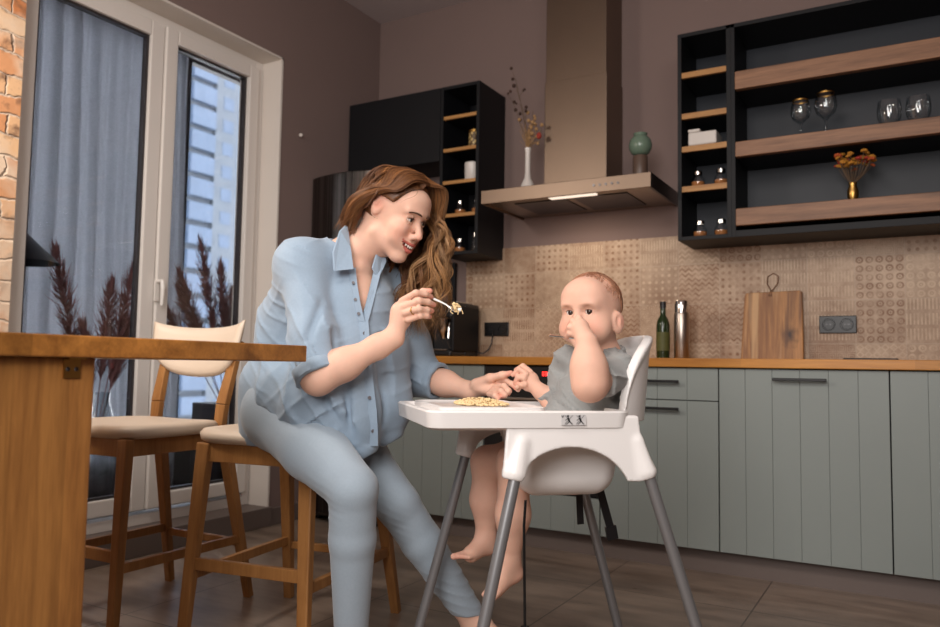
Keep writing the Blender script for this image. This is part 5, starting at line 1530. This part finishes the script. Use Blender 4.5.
    # lashes, brows, teeth
    for (ef, er, eu) in eyes_l:
        mb = MB(); pts = [S(ef+0.0140-0.0060*q*q, er+0.0130*q, eu+0.0052-0.0036*q*q) for q in np.linspace(-1, 1, 9)]
        mb.tube(pts, [0.0008, .0013, .0017, .0019, .0019, .0019, .0017, .0013, .0008], 5)
        mb.build('eyelashes', M['brow'], o, world=True)
        s_ = 1 if er > 0 else -1
        mb = MB()
        for k in range(60):
            q = k/59
            p0 = S(0.0985-0.016*q*q, s_*(0.011+0.041*q), 0.0285+0.010*q-0.011*q*q*q)
            mb.tube([p0-hd.U*0.0018, p0+hd.U*0.0018*(1-q*.5)+hd.R*s_*0.0035-hd.F*0.0008], [0.0008, 0.0003], 4, cap=False)
        mb.tube([S(0.0978-0.016*q*q, s_*(0.011+0.041*q), 0.0285+0.010*q-0.011*q*q*q) for q in np.linspace(0, 1, 9)], [0.0014, .0024, .0028, .0028, .0026, .0022, .0018, .0014, .0007], 6)
        mb.build('eyebrow', M['brow'], o, world=True)
    mb = MB()
    for k in range(10):
        q = (k-4.5)/5.2
        mb.sphere(S(0.0945-0.036*q*q, 0.033*q, -0.0650+0.017*q*q), (0.0034, 0.0046, 0.0056), 8, 6, M=Matrix([[hd.F[i], hd.R[i], hd.U[i], 0] for i in range(3)]+[[0, 0, 0, 1]]))
    mb.build('teeth', M['teeth'], o, world=True, smooth=60)
    # ring on the ring finger
    a_, b_ = P(405, 313, 2.03), P(419, 309, 2.005); c_ = a_*0.42+b_*0.58; d_ = nrm(b_-a_)
    e1 = nrm(np.cross(d_, UP)); e2 = np.cross(d_, e1)
    rg = MB(); rp = [c_+(e1*math.cos(t_)+e2*math.sin(t_))*0.0098 for t_ in np.linspace(0, 2*PI, 25)]
    rg.tube(rp, 0.0014, 6).sphere(c_+e1*0.0105*np.sign(e1@-fwd), 0.003, 8, 6)
    tag(rg.build('ring', M['brass'], smooth=60), 'gold ring on the finger of the hand that holds the fork', 'ring')

    # ---- leggings
    fp = Field((-2.05, 1.30, 0.06), (-0.92, 2.52, 0.86), 0.0045)
    fp.chain([hpR, hpR*0.5+knR*0.5, knR], [0.106, 0.090, 0.0645], 0.02); fp.chain([hpL, hpL*0.5+knL*0.5, knL], [0.106, 0.088, 0.0645], 0.02)
    for kn, an in ((knR, anR), (knL, anL)): fp.chain([kn, kn*0.7+an*0.3, an*0.93+kn*0.07], [0.0630, 0.060, 0.043], 0.012)
    fp.cone(pv, wa, 0.128, 0.10, 0.04); fp.cone(hpR, hpL, 0.10, 0.10, 0.04)
    fp.ell(pv+np.array([0, 0, -0.03]), (0.14, 0.15, 0.10), None, 0.04)
    def pf(p):
        v = np.zeros(len(p))
        for i, kn in enumerate((knR, knL)):
            d = np.linalg.norm(p-kn-V3(-.03, -.03, 0), axis=1); g_ = np.exp(-(d/0.07)**2)
            v += g_*crease(p, UP+0.35*RT, 150, -0.005, 1.6, 14, i)
            d = np.linalg.norm(p-(hpR if i == 0 else hpL)*0.5-kn*0.5, axis=1)
            v += np.exp(-(d/0.15)**2)*crease(p, RT*0.6+UP, 45, -0.0025, 1.8, 9, i+4)
        dl = np.linalg.norm(p-(knL*0.35+anL*0.65), axis=1); v += np.exp(-(dl/0.15)**2)*crease(p, UP+0.3*RT, 110, -0.004, 1.8, 12, 9)
        return v
    fp.band(pf)
    sit(fp, 0.648); fp.plane_cut(np.array([0, 0, 0.80]), (0, 0, 1)); fp.plane_cut(np.array([0, 0, 0.115]), (0, 0, -1))
    me, pos = fp.mesh('leggings', 1); link('leggings', me, M['legging'], o, world=True)
    # outer seam of the left leg
    del fp

    # ---- chambray shirt
    ft = Field((-2.08, 1.40, 0.52), (-1.05, 2.60, 1.32), 0.0042)
    ft.chain([nb*0.75+ch*0.25, ch, wa, pv+np.array([0, 0, 0.02])], [0.072, 0.128, 0.135, 0.150], 0.06)
    ft.ell(ch+cf_*0.05, (0.10, 0.09, 0.08), [RT, -fwd, UP], 0.05)
    for sh in (shR, shL): ft.cone(sh, nb, 0.058, 0.064, 0.05)
    ft.cone(shR, P(290, 330, 2.29), 0.060, 0.088, 0.06)                       # loose back
    ft.chain([P(290, 320, 2.29), P(281, 385, 2.33), P(273, 424, 2.33)], [0.088, 0.094, 0.080], 0.05)
    sleeve_dir = nrm(elR-shR)
    ft.chain([P(270, 385, 2.33), P(264, 430, 2.33)], [0.085, 0.066], 0.04)
    # front hanging over the lap
    ft.chain([P(345, 350, 2.20), P(352, 410, 2.17), P(362, 446, 2.16)], [0.105, 0.082, 0.045], 0.05)
    ft.chain([P(330, 360, 2.18), P(318, 400, 2.15), P(322, 425, 2.14)], [0.09, 0.085, 0.05], 0.05)
    ft.chain([P(378, 350, 2.30), P(386, 405, 2.26), P(388, 432, 2.25)], [0.09, 0.070, 0.045], 0.05)
    ft.chain([P(290, 395, 2.22), P(300, 408, 2.16)], [0.10, 0.07], 0.05)
    dL = nrm(wrL-elL)
    fs_ = Field((-2.08, 1.40, 0.52), (-1.05, 2.60, 1.32), 0.0042)
    fs_.chain([shR, shR*0.35+elR*0.65, elR+sleeve_dir*0.02], [0.062, 0.060, 0.057], 0.03); fs_.plane_cut(elR*0.97+shR*0.03+sleeve_dir*0.0, sleeve_dir+0.25*nrm(wrR-elR))
    ft.d = smin(ft.d, fs_.d, 0.035)
    fs_.d[:] = fs_.big
    fs_.chain([shL, shL*0.35+elL*0.65, elL, elL+dL*0.10], [0.060, 0.062, 0.060, 0.052], 0.03); fs_.plane_cut(elL+dL*0.055, dL)
    ft.d = smin(ft.d, fs_.d, 0.035); del fs_
    def sf_(p):
        low = np.clip((1.24-p[:, 2])*3, .1, 1)
        v = low*crease(p, V3(1, .25, .4), 26, -0.012, 1.7, 7, 1, 2.5)
        v += low*crease(p, V3(.8, .7, .2), 48, -0.007, 2.0, 10, 2)
        v += crease(p, V3(.5, 1, .3), 70, -0.004, 2.2, 14, 3, gate=.2)
        v += 0.004*wnoise(p, 16, 5)*low
        d = np.linalg.norm(p-elR, axis=1); v += np.exp(-(d/0.12)**2)*crease(p, sleeve_dir+0.5*RT, 85, -0.008, 1.5, 12, 6)
        d = np.linalg.norm(p-(shR*0.75+ch*0.25), axis=1); v += np.exp(-(d/0.13)**2)*crease(p, RT*.9-UP*.6, 50, -0.008, 1.4, 9, 8)
        d = np.linalg.norm(p-P(325, 415, 2.1), axis=1); v += np.exp(-(d/0.14)**2)*crease(p, RT*.6-UP, 50, -0.012, 1.6, 10, 11)
        return v
    ft.band(sf_)
    # creases that run from the armpit and the waist
    for a, b_, w in (((322, 302, 2.16), (308, 338, 2.02), .006), ((335, 330, 2.12), (322, 395, 2.06), .009), ((345, 380, 2.12), (352, 440, 2.10), .010), ((318, 390, 2.08), (345, 432, 2.06), .009), ((378, 360, 2.2), (383, 425, 2.18), .008)):
        pa, na = ft.trace(a[0], a[1]); pb, nb_ = ft.trace(b_[0], b_[1])
        if pa is not None and pb is not None: ft.cone(pa+na*0.004, pb+nb_*0.004, w*.8, w*.5, 0.022, 's')
    d0 = ft.d.copy()
    ft.d = np.maximum(d0, -(d0+0.0085)); 
    # openings: cuffs, neck, V front, hem
    ft.ell(nb+V3(0.008, .045, .02), (0.072, 0.068, 0.052), [RT, -fwd, UP], 0.004, 's')
    X, Y, Z = ft.full()
    # wedge of the open front, narrowing to its lowest button
    rx = (X-CAM[0])*RT[0]+(Y-CAM[1])*RT[1]+(Z-CAM[2])*RT[2]; ux = (X-CAM[0])*UP[0]+(Y-CAM[1])*UP[1]+(Z-CAM[2])*UP[2]; dd = (X-CAM[0])*fwd[0]+(Y-CAM[1])*fwd[1]+(Z-CAM[2])*fwd[2]
    def pl(p): q = P(*p)-CAM; return q@RT, q@UP
    A, B, Cc = pl((346, 243, 2.2)), pl((384, 246, 2.2)), pl((362, 324, 2.17))
    tri = np.full(ft.d.shape, -1e3, np.float32)
    for p_, q_ in ((A, B), (B, Cc), (Cc, A)):
        ex, ey = q_[0]-p_[0], q_[1]-p_[1]; L = math.hypot(ex, ey)
        tri = np.maximum(tri, (-(ex*(ux-p_[1])-ey*(rx-p_[0]))/L*-1).astype(np.float32))
    tri2 = np.maximum(tri, (dd-2.24).astype(np.float32))
    ft.d = np.maximum(ft.d, -tri2)
    # hem: a curve that is longest at the front tail
    hem = np.where(rx < pl((330, 0, 2.2))[0], 0, 0)
    zc = 0.600+0.0*rx
    r1 = (rx-pl((362, 0, 2.17))[0])
    zc = 0.585+np.clip(-r1*0.10, 0, 0.02)+np.clip(r1*0.55, 0, 0.1)
    ft.d = np.maximum(ft.d, (zc-Z).astype(np.float32))
    me, pos = ft.mesh('shirt', 1); sh_o = link('shirt', me, M['chambray'], o, world=True)
    solid = Field.__new__(Field); solid.__dict__.update(ft.__dict__); solid.d = d0
    def on(px, py, off=0.004):
        p_, n_ = solid.trace(px, py)
        return p_+n_*off, n_
    # button band down the front
    line = [(362, 322), (363, 340), (364, 358), (366, 376), (368, 394), (370, 412), (371, 430), (371, 446)]
    cs = [on(*q, 0.0035) for q in line]
    mb = MB(); vs = []; fs = []
    for c_, n_ in cs:
        for s_, o_ in ((-1, 0.0), (-1, .003), (1, .003), (1, 0.0)): vs.append(c_+RT*s_*0.015+n_*o_)
    for i in range(len(cs)-1):
        for k in range(3): a = i*4+k; fs.append((a, a+1, a+5, a+4))
    mb._add(vs, fs); bm_o = mb.build('button_band', M['chambray'], sh_o, world=True, smooth=60)
    M['button'] = mottled('shell_button', srgb(120, 118, 122), 0.3)
    for q in ((363, 334), (365, 366), (368, 398), (371, 430)):
        c_, n_ = on(*q, 0.007); Mx = Matrix.Translation(Vector(c_)) @ Vector(n_).to_track_quat('Z', 'Y').to_matrix().to_4x4()
        MB().lathe([(0, 0), (.005, 0), (.005, .002), (0, .0015)], M=Mx, n=14).build('button', M['button'], sh_o, world=True)
    # edges of the open placket with its small buttons
    for ln_ in ([(352, 268), (354, 286), (357, 304), (361, 322)], [(379, 262), (374, 284), (369, 304), (364, 322)]):
        mb = MB(); cs = [on(*q, 0.002) for q in ln_]; vs = []; fs = []
        for c_, n_ in cs:
            for s_, o_ in ((-1, -.004), (-1, .003), (1, .003), (1, -.004)): vs.append(c_+RT*s_*0.009+n_*o_)
        for i in range(len(cs)-1):
            for k in range(3): a = i*4+k; fs.append((a, a+1, a+5, a+4))
        mb._add(vs, fs); mb.build('placket', M['chambray'], sh_o, world=True, smooth=60)
    for q in ((353, 284), (355, 300), (358, 314)):
        c_, n_ = on(*q, 0.006); Mx = Matrix.Translation(Vector(c_)) @ Vector(n_).to_track_quat('Z', 'Y').to_matrix().to_4x4()
        MB().lathe([(0, 0), (.0045, 0), (.0045, .002), (0, .0015)], M=Mx, n=14).build('button', M['button'], sh_o, world=True)
    # collar: two folded leaves
    def leaf(pts, name):
        mb = MB(); vs = [Vector(P(*q)) for q in pts]; n = len(vs)
        c0 = sum(vs, Vector())/n
        nn = (vs[1]-vs[0]).cross(vs[2]-vs[0]).normalized(); 
        if nn.dot(Vector(-fwd)) < 0: nn = -nn
        mb._add([v+nn*0.0025 for v in vs]+[v-nn*0.0025 for v in vs], [tuple(range(n)), tuple(range(2*n-1, n-1, -1))]+[(i, (i+1) % n, n+(i+1) % n, n+i) for i in range(n)])
        return mb.build(name, M['chambray'], sh_o, world=True, bevel=0.0015)
    leaf([(347, 224, 2.225), (340, 231, 2.17), (333, 252, 2.135), (334, 271, 2.12), (353, 269, 2.135), (350, 248, 2.165)], 'collar')
    leaf([(378, 243, 2.235), (384, 247, 2.255), (386, 262, 2.245), (378, 280, 2.215), (372, 268, 2.205), (376, 254, 2.22)], 'collar')
    # rolled cuffs
    def cuff(c_, d_, r_, w):
        mb = MB(); d_ = nrm(d_); e1 = nrm(np.cross(d_, UP)); e2 = np.cross(d_, e1); rings = []
        for (dr, t_) in ((0.004, 0), (0.008, 0.10), (0.0085, 0.5), (0.008, 0.9), (0.003, 1.0), (-.004, .97), (-.004, 0.5)):
            rings.append([Vector(c_+d_*w*(t_-0.5)+(e1*math.cos(a)+e2*math.sin(a))*(r_+dr+0.0015*math.sin(5*a+t_*3)+0.001*math.sin(9*a))) for a in np.linspace(0, 2*PI, 40, endpoint=False)])
        vs = [v for r__ in rings for v in r__]; fs = []
        for i in range(len(rings)-1):
            for k in range(40): fs.append((i*40+k, i*40+(k+1) % 40, (i+1)*40+(k+1) % 40, (i+1)*40+k))
        mb._add(vs, fs); mb.build('cuff', M['chambray'], sh_o, world=True, smooth=50)
    cuff(shR*0.05+elR*0.95+sleeve_dir*0.0, sleeve_dir+0.20*nrm(wrR-elR), 0.056, 0.036)
    cuff(elL+dL*0.055, dL, 0.050, 0.040)
    # breast pocket
    cp = [on(*q, 0.003) for q in ((331, 350), (350, 334), (352, 364), (338, 370))]
    # ---- hair
    rnd = random.Random(12)
    cap = Field(hd.c-0.16, hd.c+0.16, 0.0032)
    cap.ell(S(-0.015, 0, 0.037), (0.103, 0.084, 0.097), hd.fr, 0)
    X, Y, Z = cap.full(); q = np.stack(np.broadcast_arrays(X, Y, Z), -1).reshape(-1, 3); f, r, u = hd.loc(q)
    line = np.maximum(f-(0.066)-np.clip(u-0.105, -1, 0)*0.50, -0.08-u-0.5*f)
    ear = 0.029-np.sqrt((f+0.014)**2+(u-0.008)**2*0.8); line = np.maximum(line, ear); line = np.maximum(line, np.minimum(f+0.004, 0.040-u-0.15*f))
    inn = Field(hd.c-0.16, hd.c+0.16, 0.0032); inn.ell(S(-0.012, 0, 0.030), (0.088, 0.069, 0.077), hd.fr, 0)
    cap.d = np.maximum(np.maximum(cap.d, line.reshape(cap.d.shape).astype(np.float32)), -inn.d)
    me, pos = cap.mesh('hair_cap', 1); paint(me, np.tile(np.array(srgb(108, 70, 43)), (len(pos), 1)))
    hair_o = link('hair', me, M['hair'], o, world=True)
    V_, F_, C_ = [], [], []
    tones = [srgb(96, 60, 36), srgb(124, 80, 46), srgb(150, 100, 58), srgb(176, 124, 76), srgb(110, 68, 42), srgb(134, 88, 52), srgb(196, 150, 102)]
    def catmull(pts, n):
        pts = [np.asarray(p, float) for p in pts]; pts = [2*pts[0]-pts[1]]+pts+[2*pts[-1]-pts[-2]]; out = []
        m_ = len(pts)-3
        for i in range(n):
            t_ = i/(n-1)*m_; k = min(int(t_), m_-1); s_ = t_-k
            a, b_, c_, d_ = pts[k:k+4]
            out.append(0.5*((2*b_)+(-a+c_)*s_+(2*a-5*b_+4*c_-d_)*s_**2+(-a+3*b_-3*c_+d_)*s_**3))
        return out
    def strand(pts, w, curl=0.0, cf=3.0, n=26, tone=None, nseg=5, flat=0.5, curl0=0.25):
        c = catmull(pts, n); ph = rnd.uniform(0, 2*PI); out = []
        x = None
        for i in range(n):
            t_ = i/(n-1); T_ = nrm(c[min(i+1, n-1)]-c[max(i-1, 0)])
            if x is None: x = nrm(np.cross(T_, [0.3, 0.2, 1]))
            x = nrm(x-T_*(x@T_)); y = np.cross(T_, x)
            amp = curl*np.clip((t_-curl0)/0.35, 0, 1)
            a_ = ph+cf*2*PI*t_
            out.append((c[i]+(x*math.cos(a_)+y*math.sin(a_))*amp, T_, x, y))
        b0 = len(V_); col = np.array(tone if tone is not None else rnd.choice(tones))*rnd.uniform(0.85, 1.15)
        for i, (p, T_, x, y) in enumerate(out):
            t_ = i/(n-1); ww = w*(0.55+0.45*math.sin(PI*min(1, t_*1.1+0.12)))*(1 if t_ < 0.8 else (1-(t_-0.8)/0.2*0.85))
            for k in range(nseg):
                a = 2*PI*k/nseg; V_.append(p+(x*math.cos(a)+y*math.sin(a)*flat)*ww)
                C_.append(col*(0.9+0.2*t_))
        for i in range(n-1):
            for k in range(nseg): F_.append((b0+i*nseg+k, b0+i*nseg+(k+1) % nseg, b0+(i+1)*nseg+(k+1) % nseg, b0+(i+1)*nseg+k))
    def scalp(az, el, e=0.0):
        """az 0 = front, +90 = her right; el up"""
        a, b_ = math.radians(az), math.radians(el)
        return S(-0.014+(0.098+e)*math.cos(b_)*math.cos(a), (0.080+e)*math.cos(b_)*math.sin(a), 0.036+(0.088+e)*math.sin(b_))
    J = lambda s_: np.array([rnd.gauss(0, s_), rnd.gauss(0, s_), rnd.gauss(0, s_)])
    D_ = [srgb(78, 48, 30), srgb(98, 62, 38), srgb(118, 76, 44), srgb(138, 92, 54), srgb(92, 56, 36)]
    G_ = [srgb(150, 104, 62), srgb(184, 138, 90), srgb(204, 164, 120), srgb(108, 70, 42), srgb(88, 56, 34)]
    def clump(pts, n, spread, w, curl, cf, ns, c0=0.3, tones_=D_, nseg=4, grad=None):
        """a lock: n hairs bundles that share one wave"""
        c = catmull(pts, ns); ph = rnd.uniform(0, 2*PI); x = None; fr_l = []; tc = rnd.choice(tones_); gc = rnd.choice(grad) if grad else None; bright = rnd.uniform(.75, 1.25)
        for i in range(ns):
            T_ = nrm(c[min(i+1, ns-1)]-c[max(i-1, 0)])
            if x is None: x = nrm(np.cross(T_, [0.3, 0.2, 1]))
            x = nrm(x-T_*(x@T_)); fr_l.append((c[i], T_, x, np.cross(T_, x)))
        for j in range(n):
            a0 = rnd.uniform(0, 2*PI); rr = spread*math.sqrt(rnd.random()); dph = rnd.gauss(0, 0.35)
            col0 = (np.array(rnd.choice(tones_))*.4+np.array(tc)*.6)*bright; col1 = (np.array(rnd.choice(grad))*.35+np.array(gc)*.65)*bright if grad else col0*1.1
            b0 = len(V_); ww0 = w*rnd.uniform(.7, 1.3); cut = rnd.uniform(0.82, 1.0); fray = rnd.uniform(.5, 1.3)
            cc = []
            for i in range(ns):
                t_ = i/(ns-1)*cut; k = t_*(ns-1); i0 = min(int(k), ns-2); s_ = k-i0
                p = fr_l[i0][0]*(1-s_)+fr_l[i0+1][0]*s_; x_, y_ = fr_l[i0][2], fr_l[i0][3]
                amp = curl*np.clip((t_-c0)/0.4, 0, 1)*fray**.5; a_ = ph+dph*t_+cf*2*PI*t_
                sp_ = rr*(0.75+0.6*t_*fray)*(1-0.35*t_)
                cc.append((p+x_*(math.cos(a_)*amp+math.cos(a0)*sp_)+y_*(math.sin(a_)*amp+math.sin(a0)*sp_), x_, y_))
            for i in range(ns):
                t_ = i/(ns-1); ww = ww0*(1 if t_ < 0.75 else 1-(t_-0.75)/0.25*0.85)
                p, x_, y_ = cc[i]
                for k in range(nseg):
                    a = 2*PI*k/nseg; V_.append(p+(x_*math.cos(a)+y_*math.sin(a)*0.6)*ww); C_.append(col0*(1-t_)+col1*t_)
            for i in range(ns-1):
                for k in range(nseg): F_.append((b0+i*nseg+k, b0+i*nseg+(k+1) % nseg, b0+(i+1)*nseg+(k+1) % nseg, b0+(i+1)*nseg+k))
    # the parting runs back over the crown, a little on her left; near side sweeps back over the ear
    for k in range(64):
        v = (k+rnd.random())/64; f0 = 0.066-0.135*v; w_ = rnd.random()
        st_ = S(f0, -0.014, 0.136-max(0, f0-0.03)*0.55-max(0, -f0-0.03)*0.35)
        m1 = S(f0-0.006, 0.050, 0.124-0.012*v-max(0, f0-0.03)*0.30)
        m1b = S(0.042-0.085*v, 0.082, 0.072-0.004*v)
        m2 = S(0.004-0.055*v-0.01*w_, 0.090+0.004*w_, 0.054-0.012*v)
        m3 = S(-0.047-0.045*v-0.01*w_, 0.086+0.008*w_, 0.008-0.02*w_)
        m4 = S(-0.072-0.040*v, 0.066+0.016*w_, -0.048-0.02*w_)+J(.004)
        e_ = S(-0.080-0.050*v+0.02*w_, 0.050+0.03*rnd.random(), -0.088-0.025*w_)+J(.008)
        clump([st_, m1, m1b, m2, m3, m4, e_], 14, 0.0065, .0013, rnd.uniform(.004, .009), rnd.uniform(1.2, 2.0), 22, 0.35, D_, grad=D_[2:4]+G_[:1]+G_[3:])
    # soft edge along the near hairline
    for k in range(34):
        v = k/33; u0 = 0.112-0.066*v; f0 = 0.066+0.5*(u0-0.105)
        r0_ = 0.0825*math.sqrt(max(0.02, 1-((f0+0.015)/0.103)**2-((u0-0.037)/0.092)**2))
        a = S(f0+0.002, r0_-0.001, u0); b_ = S(f0-0.022, r0_+0.012*(1-v)+0.003, u0+0.004-0.004*v); c_ = S(-0.012-0.02*v, 0.088, 0.066-0.016*v); d_ = S(-0.05-0.01*v, 0.090, 0.025)
        clump([a, b_, c_, d_], 9, 0.0045, .0010, .002, 1, 16, .4, D_[:4])
    for k in range(40):
        az = rnd.uniform(95, 215); el = rnd.uniform(15, 78)
        a = scalp(az, el, .006); b_ = scalp(az+rnd.uniform(-8, 8), el-35, .018); c_ = scalp(rnd.uniform(120, 190), -25, .024)-hd.U*0.02
        e_ = c_-hd.U*rnd.uniform(.03, .06)-hd.F*rnd.uniform(0, .02)+J(.01)
        clump([a, b_, c_, e_], 12, 0.009, .0014, rnd.uniform(.005, .010), rnd.uniform(1, 2), 20, .3, D_)
    # far side: over the far temple, then a long wavy fall in front of her left shoulder
    for k in range(78):
        v = rnd.random(); w_ = rnd.random(); z_ = (k+rnd.random())/78
        f0 = 0.068-0.135*v
        st_ = S(f0, -0.010, 0.137-max(0, f0-0.03)*0.55-max(0, -f0-0.03)*0.35)
        m1 = S(f0+0.026*(1-v)+0.004, -0.056, 0.120-0.016*v)
        m2 = S(f0*0.6+0.044*(1-v)+0.010*w_, -0.098-0.010*w_, 0.050-0.01*v)
        x0 = 434+12*z_; x1 = 419+26*z_; x2 = 401+42*z_; dep = 2.23+0.12*w_
        p3 = P(x0, 232+8*w_, dep+0.03); p4 = P(x1+2*rnd.random(), 266, dep+.01); p5 = P(x2, 300, dep)
        p6 = P(x2-4+8*rnd.random()-5*(1-z_), 322+24*rnd.random(), dep)+J(.005)
        clump([st_, m1, m2, p3, p4, p5, p6], 15, 0.0060, .0012, rnd.uniform(.017, .027), rnd.choice((-1, 1))*rnd.uniform(3.0, 4.6), 64, .30, D_, grad=G_)
    # inner fall behind the neck and face
    for k in range(34):
        w_ = rnd.random(); x = rnd.uniform(380, 424)
        st_ = scalp(rnd.uniform(200, 285), rnd.uniform(-20, 20), 0.006)
        clump([st_, P(x+12, 240, 2.36+.05*w_), P(x+4, 275, 2.31+.06*w_), P(x, 320+22*rnd.random(), 2.28+.05*w_)], 14, 0.011, .0014, rnd.uniform(.008, .014), rnd.uniform(2, 3.2), 34, .2, D_, grad=D_[1:]+G_[3:])
    # a few loose hairs
    for k in range(26):
        az = rnd.uniform(30, 200); a = scalp(az, rnd.uniform(50, 85), .01); b_ = scalp(az, 30, .020)+J(.005); c_ = scalp(az+10, 0, .026)+J(.008)
        clump([a, b_, c_], 1, 0.001, .0005, 0.004, 1.5, 14, nseg=3)
    me = bpy.data.meshes.new('locks'); me.from_pydata([tuple(v) for v in V_], [], F_); paint(me, np.clip(np.array(C_), 0, 1))
    link('locks', me, M['hair'], hair_o, smooth=True, world=True)

    # ---- fork with a bite of food
    fk = empty('fork', tuple(P(440, 300, 2.06)), label='small fork with a white handle held up in the woman\'s right hand', cat='fork')
    hp = [P(424, 295.5, 2.068), P(432, 298, 2.062), P(440, 301.5, 2.055), (P(447, 305, 2.05))]
    MB().tube(hp, [.0035, .0036, .003, .0024], 10, flat=0.6).build('handle', M['hc_white'], fk, world=True, smooth=50)
    tn = MB(); a = P(447, 305, 2.05); b_ = P(452, 308, 2.047); tn.tube([a, b_], [.0024, .006], 8, flat=.3)
    for k in range(4):
        o_ = nrm(V3(.3, .8, .5))*(k-1.5)*0.0038; tn.tube([b_+o_, P(457, 310, 2.045)+o_, P(461, 310, 2.043)+o_*0.9], [.0014, .0012, .0005], 5)
    tn.build('tines', M['chrome'], fk, world=True, smooth=50)
    bt = MB(); 
    for k in range(26):
        c_ = P(456+rnd.gauss(0, 2.2), 306.5+rnd.gauss(0, 1.6), 2.046+rnd.gauss(0, .005)); bt.sphere(c_, (rnd.uniform(.003, .006), .003, .003), 7, 5, M=Matrix.Rotation(rnd.uniform(0, 3), 4, 'Y') @ Matrix.Rotation(rnd.uniform(0, 3), 4, 'X'))
    for k in range(5):
        c_ = P(452+k*2.2, 309, 2.045); bt.tube([c_, c_+V3(rnd.gauss(0, .003), -.007, 0), c_+V3(rnd.gauss(0, .005), -.015*rnd.uniform(.5, 1), 0)], 0.0013, 5)
    tag(bt.build('bite_of_noodles', M['egg'], smooth=60), 'bite of pale noodles on the fork', 'food')
woman()
